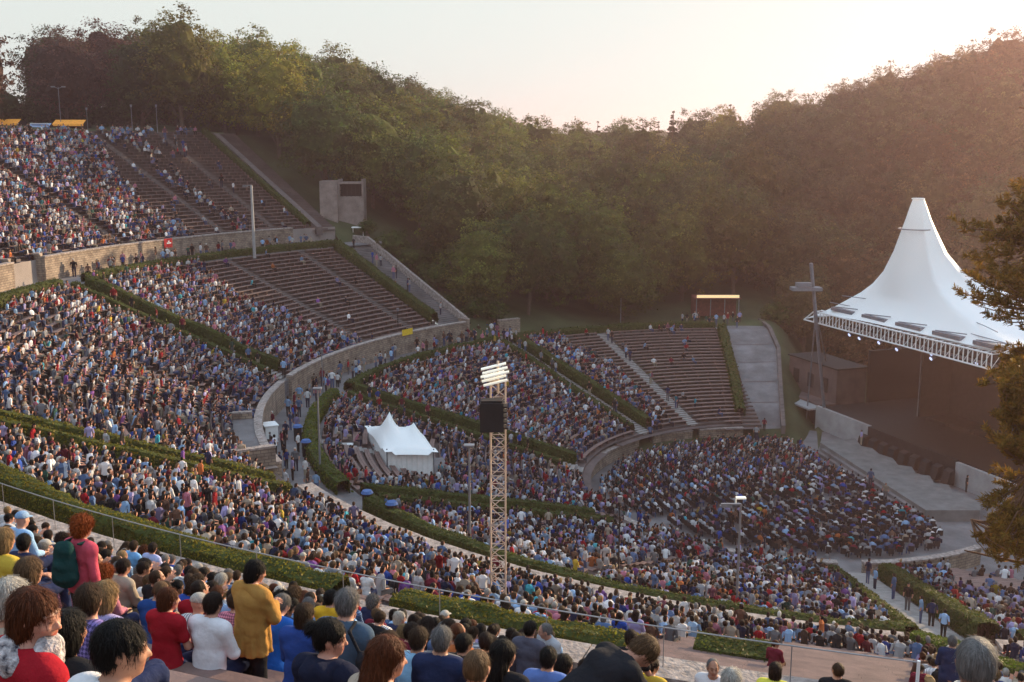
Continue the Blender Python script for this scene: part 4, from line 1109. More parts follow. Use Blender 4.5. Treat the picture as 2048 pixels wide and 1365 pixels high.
# people on their feet: walkways, stairs, paths
def stand(px,py,z,n=1,sp=.8):
    for _ in range(n):
        p=at_z(px+rnd.uniform(-1,1)*sp*8,py+rnd.uniform(-.5,.5)*sp*6,z); SEATS.append((p.x,p.y,z,'STD',0,0,True))
for _ in range(75):
    th=rnd.uniform(134,210); x,y,_z=pt(th,rnd.uniform(45.4,48)); SEATS.append((x,y,9.72,'STD',th,46,True))
for _ in range(45):
    th=rnd.uniform(139,171); x,y,_z=pt(th,rnd.uniform(70.4,73)); SEATS.append((x,y,20.1,'STD',th,71,True))
for _ in range(26): stand(rnd.uniform(935,1045),rnd.uniform(668,690),9.8)
for _ in range(50):
    th=rnd.uniform(175,257); x,y,_z=pt(th,rin(th)-rnd.uniform(.6,2.2)); SEATS.append((x,y,1.62,'STD',th,20,True))
for px,py in ((1528,862),(1512,880),(1300,880),(1390,820),(1440,806)): stand(px,py,2.6 if py>850 else 4,1,0)
for px in range(1365,1490,9): stand(px+rnd.uniform(-3,3),652+rnd.uniform(-4,3),9.8)
for th,tier in ((129.7,'LOW'),(170.3,'LOW'),(173.2,'MID'),(214.9,'MID'),(261.3,'LOW'),(112,'LOW'),(141.3,'UP'),(134.8,'MID')):
    for k in range(9):
        r,z=rnd.choice(ROWS[tier]); 
        if tier=='LOW' and r<22: continue
        x,y,_z=pt(th+rnd.uniform(-.4,.4),r); SEATS.append((x,y,z+.1,'STD',th,r,True))
for k in range(16): 
    p=at_z(rnd.uniform(1880,1990),rnd.uniform(850,980),4.3)
# musicians and crew are too dark to tell on the stage; a few stand at the front
for px,py in ((1722,890),(1932,985),(1770,1000),(1740,975)): stand(px,py,2.6,1,0)
def near_hero(s):
    for hx,hy,hz,_ in HEROES:
        d=math.hypot(s[0]-hx,s[1]-hy)
        if d<.5: return True
    return False
def hides_hero(s):
    # nobody may stand in the sight line of the people placed by hand
    q=project((s[0],s[1],s[2]+1.15))
    if q is None: return True
    for hx,hy,hz,o in HEROES:
        g=project((hx,hy,hz+1.2))
        if g and q[2]<g[2]+.2 and g[2]-q[2]<5 and q[2]<17 and abs(q[0]-g[0])<.34*F_PX/q[2]+.12*F_PX/g[2] and q[1]-g[1]<.75*F_PX/q[2] and q[1]>g[1]-.4*F_PX/q[2]: return True
    return False
SEATS=[s for s in SEATS if px_ok((s[0],s[1],s[2]+.9)) and not near_hero(s)]
SEATS=[s for s in SEATS if not (s[3]=='UP' and hides_hero(s))]
def dcam(s): return math.sqrt(s[0]**2+s[1]**2+(s[2]-EYE)**2)
SEATS.sort(key=dcam)
def in_frame(s,m=12):
    q=project((s[0],s[1],s[2]+.9)); return q and -m<q[0]<2048+m and q[1]<1365+m+20
NIND=300-len(HEROES)
near=[];far=[]
for s in SEATS:
    if len(near)<NIND and in_frame(s) and dcam(s)>6.5: near.append(s)
    elif dcam(s)>6.5: far.append(s)
print('seats',len(SEATS),'near',len(near),'to',dcam(near[-1]))
info=[]
for s in near:
    hc=rnd.choices(['dark brown','black','brown','auburn','blond','grey','white','fair'],[24,20,20,6,6,12,6,6])[0]
    fem=rnd.random()<.5
    stl=rnd.choices(STY,[6,.2,1.5,7,5,1.2,.3] if fem else [12,3,.8,.6,.3,0,1])[0]
    tc=wchoice(CW); 
    info.append([s,hc,stl,tc,fem])
# labels that single out: own look + what the nearest neighbours wear
used=set()
for i,(s,hc,stl,tc,fem) in enumerate(info):
    q=project((s[0],s[1],s[2]+1.1)); nb=[]
    o2=sorted((j for j in range(len(info)) if j!=i and abs(info[j][0][2]-s[2])<.25 and info[j][0][3]==s[3]),key=lambda j:math.hypot(info[j][0][0]-s[0],info[j][0][1]-s[1]))
    L_=[j for j in o2 if project(info[j][0][:3])[0]<q[0]][:1]; R_=[j for j in o2 if project(info[j][0][:3])[0]>q[0]][:1]
    where={'UP':'in front of the near rubble wall' if s[5]<78 else 'among the near upper seats','MID':'below the near railing','LOW':'on the lower tier by the pine','STD':'standing on the stairs','ORC':'on the floor'}[s[3]]
    haird={'hat':'cap','short':'short hair','thin':'thinning hair','curly':'curls','bob':'bobbed hair','long':'long hair','bun':'hair in a bun'}[stl]
    hcc='white' if stl=='hat' else hc
    opts=[f'person in {tc} with {hcc} {haird} {where}']
    if L_: opts.append(f'{tc} top, {hcc} {haird}, right of the {info[L_[0]][3]} top {where}')
    if R_: opts.append(f'{tc} top, {hcc} {haird}, left of the {info[R_[0]][3]} top {where}')
    if L_ and R_: opts.append(f'{tc} top, {hcc} {haird}, between {info[L_[0]][3]} and {info[R_[0]][3]} tops {where}')
    lab=None
    for c in opts:
        if c not in used and len(c.split())<=16: lab=c; break
    if lab is None:
        b=opts[-1]; k=2
        fr=['left','centre','right'][min(2,max(0,int(q[0]//683)))]
        for dd in ('upper','middle','lower'):
            c=f'{tc} top, {hcc} {haird}, {dd} {fr} {where}'
            if c not in used: lab=c; break
        lab=lab or opts[0]
    while len(lab.split())>16: lab=lab.replace(' top,',',',1) if ' top,' in lab else ' '.join(lab.split()[:16])
    used.add(lab); info[i].append(lab)
for s,hc,stl,tc,fem,lab in info:
    if s[6]: P=rnd.choice(Sd[:3])
    else:
        P=rnd.choice([p for p in Sx if p['fem']==fem] or Sx)
    sc_=rnd.uniform(.94,1.04)*(.96 if fem else 1.02)
    lc=wchoice({'navy':5,'black':6,'beige':3,'denim blue':6,'grey':3,'brown':2})
    if stl=='hat': hc='white'
    zz=s[2]+(0 if s[6] else -.06)
    c=CLOTHC[tc]; k=rnd.uniform(.75,1.15); c=tuple(min(.85,x*k) for x in c)
    person((s[0],s[1],zz),face_to_stage(s[0],s[1],14 if not s[6] else 80),P,stl,hc,c,lc,None,sc_,lab,'people in the nearest seats',pat=rnd.choice(['check','stripe','vert']) if rnd.random()<.28 else None)
# ---- everyone farther away: one mass
def simple_fig(stand):
    V=[];F=[];K=[]
    def loft(rings,k,n=6,cap=True):
        b=len(V)
        for c,rx,ry in rings:
            for i in range(n):
                a=2*math.pi*i/n+.3; V.append((c[0]+rx*math.cos(a),c[1]+ry*math.sin(a),c[2]))
        for j in range(len(rings)-1):
            for i in range(n): F.append((b+j*n+i,b+j*n+(i+1)%n,b+(j+1)*n+(i+1)%n,b+(j+1)*n+i)); K.append(k)
        if cap and n==6:
            t=b+(len(rings)-1)*n; F.append((t,t+1,t+2,t+3)); K.append(k); F.append((t,t+3,t+4,t+5)); K.append(k)
    z0=.45 if not stand else .88
    loft([((0,0,z0),.17,.13),((0,-.0,z0+.25),.15,.11),((0,.02,z0+.44),.2,.12),((0,.02,z0+.53),.15,.08),((0,.02,z0+.57),.06,.06)],0)
    for s in(-1,1):
        b=len(V); 
        A=[(s*.2,.0,z0+.48),(s*.25,.04,z0+.2),(s*.12,.3,z0+.12)] if not stand else [(s*.2,0,z0+.48),(s*.26,0,z0+.2),(s*.25,.06,z0-.03)]
        for p,rr in zip(A,(.06,.05,.035)):
            for i in range(4):
                a=math.pi/2*i; V.append((p[0]+rr*math.cos(a),p[1]+rr*math.sin(a),p[2]))
        for j in range(2):
            for i in range(4): F.append((b+j*4+i,b+j*4+(i+1)%4,b+(j+1)*4+(i+1)%4,b+(j+1)*4+i)); K.append(3 if j==1 else 0)
        if not stand:
            b=len(V); 
            for p,rr in (((s*.09,.0,.5),.09),((s*.11,.44,.48),.06)):
                for dx,dz in((-1,-1),(1,-1),(1,1),(-1,1)): V.append((p[0]+dx*rr,p[1],p[2]+dz*rr))
            for i in range(4): F.append((b+i,b+(i+1)%4,b+4+(i+1)%4,b+4+i)); K.append(1)
            b=len(V)
            for z,y in((.5,.46),(.02,.44)):
                for i in range(4): a=math.pi/2*i; V.append((s*.11+.06*math.cos(a),y+.06*math.sin(a),z))
            for i in range(4): F.append((b+i,b+(i+1)%4,b+4+(i+1)%4,b+4+i)); K.append(1)
        else:
            b=len(V)
            for z,rr in((.9,.1),(.5,.07),(.02,.055)):
                for i in range(4): a=math.pi/2*i; V.append((s*.09+rr*math.cos(a),rr*math.sin(a),z))
            for j in range(2):
                for i in range(4): F.append((b+j*4+i,b+j*4+(i+1)%4,b+(j+1)*4+(i+1)%4,b+(j+1)*4+i)); K.append(1)
    # head: sphere, hair on crown and back
    b=len(V); hz=z0+.7; n=7
    ringz=[(-.12,.03),(-.085,.072),(-.02,.092),(.05,.088),(.1,.05)]
    for dz,rr in ringz:
        for i in range(n): a=2*math.pi*i/n; V.append((rr*.92*math.cos(a),.03+rr*1.1*math.sin(a),hz+dz))
    for j in range(4):
        for i in range(n):
            am=2*math.pi*(i+.5)/n; front=math.sin(am)>.25
            F.append((b+j*n+i,b+j*n+(i+1)%n,b+(j+1)*n+(i+1)%n,b+(j+1)*n+i)); K.append(2 if (j>=3 or (not front and j>=1)) else 3)
    t=b+4*n; F.append((t,t+1,t+2,t+3)); K.append(2); F.append((t,t+3,t+4,t+6)); K.append(2); F.append((t+4,t+5,t+6,t+4)); K.append(2); F.pop(); K.pop()
    return np.array(V,float),np.array(F),np.array(K)
TPL={False:simple_fig(False),True:simple_fig(True)}
def crowd(people,name,label):
    VV=[];QQ=[];CC=[];n=0
    for st in(False,True):
        T,Fq,K=TPL[st]; ps=[p for p in people if p[6]==st]; m=len(ps)
        if not m: continue
        pos=np.array([[p[0],p[1],p[2]-(0 if st else .03)] for p in ps])
        fa=np.array([face_to_stage(p[0],p[1],32 if not st else 170) for p in ps])-90
        sc=nr.uniform(.86,1.1,m); ca,sa=np.cos(np.radians(fa)),np.sin(np.radians(fa))
        ln=nr.normal(.05,.13,m)
        X=T[None]*sc[:,None,None]*np.stack([nr.uniform(.88,1.18,m),np.ones(m),np.ones(m)],1)[:,None,:]
        x,y,z=X[...,0],X[...,1],X[...,2]
        if not st: y=y+np.clip(z-.45,0,None)*ln[:,None]*1.4; x=x+np.clip(z-.45,0,None)*nr.normal(0,.12,m)[:,None]
        W=np.stack([x*ca[:,None]-y*sa[:,None],x*sa[:,None]+y*ca[:,None],z],-1)+pos[:,None]
        VV.append(W.reshape(-1,3)); QQ.append((Fq[None]+(np.arange(m)*len(T))[:,None,None]).reshape(-1,4)+n); n+=m*len(T)
        keys=list(CW); pw=np.array([CW[k] for k in keys]); ci=nr.choice(len(keys),m,p=pw/pw.sum()); tc=np.array([CLOTHC[k] for k in keys])[ci]*nr.uniform(.3,1.1,(m,1))
        lc=np.array([(.02,.025,.05),(.02,.02,.02),(.3,.26,.2),(.07,.1,.2),(.1,.1,.11)])[nr.choice(5,m,p=[.25,.3,.1,.25,.1])]
        hk=np.array([HAIRC[k] for k in('dark brown','black','brown','blond','grey','white','fair')])[nr.choice(7,m,p=[.34,.27,.17,.04,.1,.04,.04])]
        sk=np.array(SKIN[:4])[nr.choice(4,m)]*nr.uniform(.8,1.1,(m,1))
        tab=np.stack([tc,lc,hk,sk],1)               # m,4,3
        CC.append(tab[:,K,:].reshape(-1,3))
    me=np_mesh(name,np.vstack(VV),np.vstack(QQ),M['crowd'],np.clip(np.vstack(CC),0,.85))
    return tag(link(name,me),label,'crowd',kind='stuff')
crowd(far,'crowd','thousands of seated concert goers filling the tiers and the floor of the bowl')
# chairs on the orchestra floor, as one mass
# ------------------------------------------------------------------ trees
def ico(r=1.0):
    t=(1+5**.5)/2; v=[(-1,t,0),(1,t,0),(-1,-t,0),(1,-t,0),(0,-1,t),(0,1,t),(0,-1,-t),(0,1,-t),(t,0,-1),(t,0,1),(-t,0,-1),(-t,0,1)]
    f=[(0,11,5),(0,5,1),(0,1,7),(0,7,10),(0,10,11),(1,5,9),(5,11,4),(11,10,2),(10,7,6),(7,1,8),(3,9,4),(3,4,2),(3,2,6),(3,6,8),(3,8,9),(4,9,5),(2,4,11),(6,2,10),(8,6,7),(9,8,1)]
    v=[Vector(x).normalized() for x in v]; F=[]; 
    mid={}
    def m(a,b):
        k=(min(a,b),max(a,b))
        if k not in mid: v.append((v[a]+v[b]).normalized()); mid[k]=len(v)-1
        return mid[k]
    for a,b,c in f:
        x,y,z=m(a,b),m(b,c),m(c,a); F+=[(a,x,z),(b,y,x),(c,z,y),(x,y,z)]
    return np.array([list(q) for q in v])*r,np.array(F)
ICV,ICF=ico()
def crown_mesh(lobes, cards, size, seed, up=.35):
    g=np.random.default_rng(seed); P=[];N_=[];T_=[]
    tot=sum(l[3]**2 for l in lobes)
    for (x,y,z,r,sq) in lobes:
        n=int(cards*r*r/tot); d=g.normal(0,1,(n,3)); d/=np.linalg.norm(d,axis=1,keepdims=True)
        keep=(d[:,2]>-.75); d=d[keep]; n=len(d)
        rad=r*g.uniform(.72,1.14,(n,1)); p=d*rad*np.array([1,1,sq])+np.array([x,y,z]); P.append(p)
        N_.append(d+np.array([0,0,up])+g.normal(0,.55,(n,3))); T_.append(np.full(n,g.uniform(.5,1.5))*g.uniform(.7,1.3,n))
    P=np.vstack(P);N_=np.vstack(N_);T_=np.concatenate(T_); N_/=np.linalg.norm(N_,axis=1,keepdims=True); n=len(P)
    T=np.cross(N_,g.normal(0,1,(n,3))); T/=np.linalg.norm(T,axis=1,keepdims=True); B=np.cross(N_,T)
    s=size*g.uniform(.6,1.3,(n,1)); k=.62
    V=np.stack([P-T*s,P-B*s*k+N_*s*.12,P+T*s,P+B*s*k+N_*s*.12],1).reshape(-1,3); F=np.arange(n*4).reshape(-1,4)
    col=np.stack([T_*g.uniform(.85,1.25,n),T_,T_*g.uniform(.8,1.1,n)],1)
    return np_mesh('crown',V,F,M['leaf'],col)
def core_mesh(lobes, k=.78, seed=0):
    VV=[];FF=[];n=0
    for (x,y,z,r,sq) in lobes:
        V=ICV*1.0
        w=np.array([1+.22*noise.noise(Vector(v)*2.3+Vector((x,y,z+seed))) for v in V])[:,None]
        VV.append(V*w*r*k*np.array([1,1,sq])+np.array([x,y,z])); FF.append(ICF+n); n+=len(V)
    return np_mesh('crown_core',np.vstack(VV),np.vstack(FF),M['core'])
def trunk_mb(h, r, limbs, seed):
    g=random.Random(seed); mb=MB(); p=Vector((0,0,-.8)); rr=r
    k=5
    for i in range(k):
        q=Vector((g.uniform(-.25,.25),g.uniform(-.25,.25),(i+1)*h/k)); r2=r*(1-.75*(i+1)/k)
        mb.tube(p,q,rr,r2,7,caps=False); p,rr=q,r2
    for (x,y,z,_r,_s) in limbs:
        b=Vector((0,0,max(1.5,z-2.5-g.random()))); m=b.lerp(Vector((x,y,z)),.5)+Vector((0,0,.4)); mb.tube(b,m,r*.35,r*.22,5,caps=False); mb.tube(m,Vector((x,y,z)),r*.22,r*.08,5,caps=False)
    return mb
def ico2(sub=2):
    V=ICV; F=ICF
    v=[Vector(x) for x in V]; f=[tuple(x) for x in F]
    for _ in range(sub-1):
        mid={}; F2=[]
        def m(a,b):
            k=(min(a,b),max(a,b))
            if k not in mid: v.append((v[a]+v[b]).normalized()); mid[k]=len(v)-1
            return mid[k]
        for a,b,c in f:
            x,y,z=m(a,b),m(b,c),m(c,a); F2+=[(a,x,z),(b,y,x),(c,z,y),(x,y,z)]
        f=F2
    return np.array([list(q) for q in v]),np.array(f)
IV2,IF2=ico2(2)
def broad(seed, w, h, low, ncl=190, per=34, size=.2):
    """crown built from many small sprays of leaves spread over an uneven outline"""
    g=np.random.default_rng(seed); so=Vector((seed*7.3,seed*3.1,0))
    c=np.array([0,0,low+(h-low)*.47]); rad=np.array([w/2,w/2,(h-low)/2])
    def env(d):
        v=Vector(d); k=1+.28*noise.noise(v*1.5+so)+.24*noise.noise(v*3.2+so)+.10*noise.noise(v*7+so)
        return k
    P=[];N_=[];T_=[];ends=[]
    for i in range(ncl):
        z=1-2*(i+.5)/ncl; 
        if z<-.86: continue
        a=i*2.39996; r=math.sqrt(1-z*z); d=np.array([r*math.cos(a),r*math.sin(a),z])+g.normal(0,.08,3); d/=np.linalg.norm(d)
        ctr=c+d*rad*env(d)*g.uniform(.80,.99); rc=g.uniform(.55,1.1)*(w/10); ends.append(ctr)
        n=int(per*g.uniform(.6,1.4)); off=g.normal(0,1,(n,3))*np.array([1,1,.6])*rc*.5; off[:,2]-=.12*np.linalg.norm(off[:,:2],axis=1)
        P.append(ctr+off); N_.append(d*.6+np.array([0,0,.55])+g.normal(0,.5,(n,3))); T_.append(np.full(n,g.uniform(.5,1.45))*g.uniform(.7,1.3,n)*(1+.25*off[:,2]/rc))  # tint rises towards the top of each spray, painted toplight
    P=np.vstack(P);N_=np.vstack(N_);T_=np.clip(np.concatenate(T_),.2,2.2); N_/=np.linalg.norm(N_,axis=1,keepdims=True); n=len(P)
    T=np.cross(N_,g.normal(0,1,(n,3))); T/=np.linalg.norm(T,axis=1,keepdims=True); B=np.cross(N_,T); s=size*g.uniform(.6,1.4,(n,1)); k=.55
    V=np.stack([P-T*s,P-B*s*k+N_*s*.1,P+T*s,P+B*s*k+N_*s*.1],1).reshape(-1,3)
    col=np.stack([T_*g.uniform(.85,1.25,n),T_,T_*g.uniform(.8,1.1,n)],1)
    crown=np_mesh('crown',V,np.arange(n*4).reshape(-1,4),M['leaf'],col)
    CV=np.array([c+d*rad*env(d)*.70*(1+.10*noise.noise(Vector(d)*9+so)) for d in IV2])
    core=np_mesh('crown_core',CV,IF2,M['core'])
    limbs=[(*ends[i],0,0) for i in range(0,len(ends),max(1,len(ends)//9))]
    return dict(crown=crown,core=core,trunk=trunk_mb(h*.8,.32,limbs,seed).build('tmp_trunk',M['bark']).data)
def conifer(seed, w, h, low, cards=3000, size=.25):
    g=random.Random(seed); L=[]; k=11
    for i in range(k):
        t=i/(k-1); rr=w*.5*(1-t)**.8*.62
        for j in range(3 if i<k-2 else 1):
            a=j*2.1+i; L.append((rr*math.cos(a)*g.uniform(.7,1.2),rr*math.sin(a)*g.uniform(.7,1.2),low+(h-low)*t,max(.35,w*.23*(1-t)+.25),.55))
    return dict(crown=crown_mesh(L,cards,size,seed,.1),core=core_mesh(L,.72,seed),trunk=trunk_mb(h,.28,L[:6],seed).build('tmp_trunk',M['bark']).data)
TP=[broad(1,11.5,15,1.6),broad(2,10,16,2.2),broad(3,13,14.5,1.2,230),broad(4,9.5,14,1.0),broad(5,11,17,2.8),broad(6,12,15.5,1.8,220)]
CP=[conifer(8,6,17,4),conifer(9,5,19,6)]
BP=[broad(12,3.6,3.0,.2,70,24,.12),broad(13,4.6,4.2,.3,80,26,.13)]
for o in [o for o in bpy.data.objects if o.name.startswith('tmp_trunk')]: bpy.data.objects.remove(o)
TREES=[]
def tree(x,y,z,P,sc,rz,col,label,name='tree',group='trees of the wooded hills'):
    root=empty(name,(x,y,z),rz,label,'tree' if name!='shrub' else 'shrub',group); root.scale=(sc,sc,sc*rnd.uniform(.95,1.06))
    a=link('crown',P['crown'],root); a.color=(*col,1)
    b=link('inner_crown',P['core'],root); b.color=(*[c*.75 for c in col],1)  # inner mass darkened, shade between the leaves put into its colour
    t=link('trunk',P['trunk'],root); return root
def stage_tq(x,y):
    dx,dy=x-37.6,y-102.2; return .33*dx-.944*dy,.944*dx+.33*dy
def keepout(x,y):
    t,q=stage_tq(x,y); th,r=polar((x,y)); tw=wrap(th)
    if -27<t<30 and -25<q<27: return True
    if r<50 : return True
    if 78<tw<97 and r<57: return True
    if 20<x<35 and 136<y<150: return True                 # refreshment stand and its forecourt
    if (tw>=129.5 or tw<=-85) and r<103.5 and not (129.5<=tw<131.9 and r>82): return True
    if -31<x<-14 and 138<y<153: return True
    if -82<x<-50 and 138<y<157: return True
    if tw<-20 or x*.92-(y-8)*.4>200: return True
    return False
cand=[]
def try_tree(x,y,mind):
    for (a,b) in cand:
        if (a-x)**2+(b-y)**2<mind*mind: return False
    cand.append((x,y)); return True
gr=random.Random(3)
for _ in range(60000):
    th=gr.uniform(-30,172); r=gr.uniform(50,178); x,y,_z=pt(th,r)
    if keepout(x,y): continue
    z=gz(th%360,r); q=project((x,y,z+12))
    if q is None or q[0]<-140 or q[0]>2500: continue
    tw=wrap(th)
    if tw>134 and r>125: continue
    if len(cand)>=300: break
    try_tree(x,y,6.4 if r<110 else 7.2)
vis=0
greens=[(.095,.11,.022),(.12,.13,.024),(.075,.1,.025),(.145,.145,.025),(.1,.095,.028)]
ncon=0
for (x,y) in cand:
    th,r=polar((x,y)); tw=wrap(th); z=gz(th,r)-.2; q=project((x,y,z+14))
    P=gr.choice(TP); sc=gr.uniform(.93,1.08); col=gr.choice(greens); nm='broadleaf_tree'
    if q[0]<330 and q[1]<150 or (q[0]<300 and gr.random()<.3): 
        col=(.075,.035,.028); lab='copper leaved beech on the upper left skyline' 
        if q[0]>200 or q[0]<80: lab='reddish beech behind the kiosks at the upper left'; 
        if gr.random()<.45: col=(.06,.075,.02); lab='olive green tree beside the copper beeches at the upper left'
    elif q[0]<760: lab='olive green tree on the left wooded slope above the tower'; col=gr.choice(greens+[(.19,.17,.025),(.16,.15,.022)])
    elif q[0]<1180: lab='dense green tree in the hollow behind the middle stair'; 
    elif q[0]<1560: lab='dark green tree behind the bare far benches'
    else: lab='tree on the right hillside behind the stage tent'; col=gr.choice([(.11,.1,.03),(.13,.09,.03),(.09,.1,.03)])
    if 1170<q[0]<1560 and r>105 and gr.random()<.42: P=gr.choice(CP); nm='conifer'; lab='dark pointed conifer on the central skyline'; col=(.05,.065,.025); sc*=.86
    if r<62 and q[0]>950: sc*=.8
    if tw>134: sc*=gr.uniform(.95,1.1)
    c=tuple(k*v for k,v in zip((col[0]*gr.uniform(.7,1.0),col[1]*(.95 if q[0]<1300 else .76),col[2]*.9),[gr.uniform(.7,1.6)]*3))  # trees on the left greener: lit olive tops put into the leaf colour
    tree(x,y,z,P,sc,gr.uniform(0,6.28),c,lab,nm)
# shrubs on the bank right of the long balustrade and at the forest edge
sh=[]
for px,py in ((735,470),(760,500),(790,505),(820,530),(850,545),(880,570),(905,600),(930,598),(950,625),(900,570),(860,520),(965,615),(990,630),(1560,670),(1545,650)):
    P_=None
    d=ray(px,py); t=60
    while t<260:
        X=Vector((d[0]*t,d[1]*t,EYE+d[2]*t)); th,r=polar(X)
        if r>49 and X.z<gz(th,r)+.8: P_=X; break
        t+=.4
    if P_ and not (wrap(polar(P_)[0])>131.9 and polar(P_)[1]<100): tree(P_.x,P_.y,gz(*polar(P_))-.1,gr.choice(BP),gr.uniform(.6,1.0),gr.uniform(0,6),(.06,.1,.02),'leafy shrub on the green bank beside the long balustrade' if px<1100 else 'shrub at the edge of the concrete path','shrub','shrubs on the bank')
for k in range(30):
    th=136+k*1.15+gr.uniform(-.3,.3); r=120+gr.uniform(-1.5,2); x,y,_z=pt(th,r)
    o=tree(x,y,gz(th,r)-.3,gr.choice(BP),gr.uniform(1.2,1.7),gr.uniform(0,6),(.05,.06,.02),'dark understorey bush beneath the beeches behind the upper rim','shrub','understorey bushes behind the upper rim')
# far wooded ridge seen through the gap in the skyline
def ridge():
    mb=MB(); V=[];F=[]; n=60
    for i in range(n+1):
        a=-.12+.62*i/n; 
        for j,(d,zz) in enumerate(((430,20),(470,41+3*noise.noise(Vector((i*.35,0,3)))+1.5*noise.noise(Vector((i*1.7,0,9)))),(520,36))):
            V.append((d*math.tan(a),d,zz-4+ (2 if i>18 else 0)))
    for i in range(n):
        for j in range(2): a=i*3+j; F.append((a,a+3,a+4,a+1))
    mb.add(V,F); return mb
o=ridge().build('distant_hill',M['forestfloor'],smooth=True); tag(o,kind='structure')
# ---- the pine that reaches in from the right
def pine():
    root=empty('pine_tree',(15.3,26.8,17.4),0,'tall pine with golden brown needles reaching in from the right edge','pine')
    base=Vector(root.location); W=lambda p: Vector(p)-base
    tb=MB(); tr=[Vector((15.3,26.8,17.0)),Vector((15.4,26.7,21)),Vector((15.3,26.9,26)),Vector((15.5,26.7,30)),Vector((15.5,26.8,35.5))]
    for i,(a,b) in enumerate(zip(tr[:-1],tr[1:])): tb.tube(W(a),W(b),.27-.055*i,.27-.055*(i+1),10,caps=False)
    tb.build('trunk',M['pinebark'],root,True)
    outline=[(2030,372),(2000,395),(1990,430),(1950,440),(1912,432),(1902,450),(1925,492),(1935,530),(1925,560),(1912,590),(1935,630),(1975,640),(2005,665),(2000,700),(1985,745),(1968,775),(1985,800),(1985,830),(1965,845),(1962,880),(1985,900),(1985,960),(1962,1000),(1970,1040),(1955,1080),(1985,1120),(2048,1140),(2300,1150),(2300,330),(2060,330)]
    holes=[[(1950,460),(1990,480),(1975,505),(1945,490)],[(2005,440),(2048,430),(2040,520),(2000,500)],[(1960,640),(2048,660),(2048,700),(1985,690)],[(1990,775),(2048,770),(2048,815),(1995,820)]]
    g=random.Random(21); tips=[]
    for px,py in ((1912,448),(1930,470),(1958,452),(1948,520),(1942,558),(1925,585),(1950,610),(1975,632),(2030,385),(1998,640),(1975,770),(1985,745),(1972,865),(1966,1010),(1962,1080),(1985,1115),(1978,1050)): tips.append(at_d(px,py,g.uniform(24.6,26.8)))
    boughs=[]
    while len(boughs)<110:
        px=g.uniform(1905,2230); py=g.uniform(345,1145)
        if not inpoly(px,py,outline) or any(inpoly(px,py,h) for h in holes): continue
        if py<660 and g.random()<.12: continue
        if any(math.hypot(px-a[0],py-a[1])<17 for a in boughs): continue
        boughs.append((px,py))
    for bx,by in boughs:
        c=at_d(bx,by,g.uniform(23.9,28.6))
        for _ in range(8 if by<700 else 10):
            t_=c+Vector((g.gauss(0,.24),g.gauss(0,.3),g.gauss(0,.13))); q_=project(t_)
            if inpoly(q_[0]-14,q_[1],outline): tips.append(t_)
    lb=MB(); NV=[];NC=[]
    mains=[]
    for i in range(15):
        z=20.5+i*1.0; a=R(g.uniform(150,235)) if i%3 else R(g.uniform(-60,90)); L=2.4+g.random()*.8
        b=Vector((15.35,26.8,z)); mains.append((b,b+Vector((math.cos(a)*L*.9,math.sin(a)*L,.5))))
    for t in tips:
        best=None
        for a,b in mains:
            for f in(.35,.7,1): 
                p=a.lerp(b,f); d=(p-t).length+max(0,p.z-t.z)*.3
                if best is None or d<best[0]: best=(d,p)
        p=best[1]; m=p.lerp(t,.5)+Vector((g.uniform(-.12,.12),g.uniform(-.12,.12),-.12)); m2=p.lerp(t,.8)+Vector((0,0,-.1))
        lb.tube(W(p),W(m),.028,.02,4,caps=False); lb.tube(W(m),W(m2),.02,.014,4,caps=False); lb.tube(W(m2),W(t),.014,.008,4,caps=False)
        # shoots with needle brushes along the last part
        for sft in range(4):
            q=m.lerp(t,.35+.65*(sft/3)) if sft<3 else t
            ax=((t-m).normalized()+Vector((g.uniform(-.5,.5),g.uniform(-.5,.5),g.uniform(.1,.9)))).normalized(); ln=g.uniform(.18,.3)
            q=q+Vector((g.uniform(-.12,.12),g.uniform(-.12,.12),g.uniform(-.08,.08)))
            for k in range(34):
                s=q+ax*ln*g.random(); v=Vector((g.gauss(0,1),g.gauss(0,1),g.gauss(0,1))); v=(v-ax*v.dot(ax)).normalized(); dr=(v+ax*.7).normalized()*g.uniform(.09,.15)
                w=dr.cross(Vector((g.gauss(0,1),g.gauss(0,1),g.gauss(0,1)))).normalized()*.014
                e=s+dr; s_=W(s);e_=W(e); NV+= [s_-w,s_+w,e_+w*.5,e_-w*.5]; c=g.uniform(.6,1.5); NC.append((c*g.uniform(.9,1.4),c,c*.8))
    for a,b in mains: lb.tube(W(a),W(b),.07,.02,6,caps=False)
    lb.build('branches',M['pinebark'],root,True)
    V=np.array([list(v) for v in NV]); me=np_mesh('needles',V,np.arange(len(V)).reshape(-1,4),M['leaf'],np.array(NC)); o=link('needles',me,root); o.color=(.2,.135,.03,1)  # needle colour raised to carry the orange backlight
pine()
# ------------------------------------------------------------------ the stage
def G(t,q,z): return Vector((37.6+.33*t+.944*q,102.2-.944*t+.33*q,z))
SRZ=math.atan2(-.944,.33)
def gbox(mb,t0,t1,q0,q1,z0,z1,mi=0):
    v=[G(t,q,z) for z in(z0,z1) for t,q in((t0,q0),(t1,q0),(t1,q1),(t0,q1))]
    return mb.add(v,[(0,3,2,1),(4,5,6,7),(0,1,5,4),(1,2,6,5),(2,3,7,6),(3,0,4,7)],mi)
st=empty('stage_building',G(0,8,1.6),0,'dark open stage under the white tent with pale side walls and black front','stage')
def part(mb,name,m,parent,smooth=False,label=None):
    o=mb.build(name,m,None,smooth); o.parent=parent; o.matrix_parent_inverse=parent.matrix_world.inverted() if False else Matrix.Translation(-Vector(parent.location)) if parent.rotation_euler.z==0 else Matrix.Identity(4)
    if label: o['label']=label
    return o
mb=MB(); gbox(mb,-12.5,15,1.4,22,1.2,4.0); part(mb,'stage_floor',M['darkwood'],st)
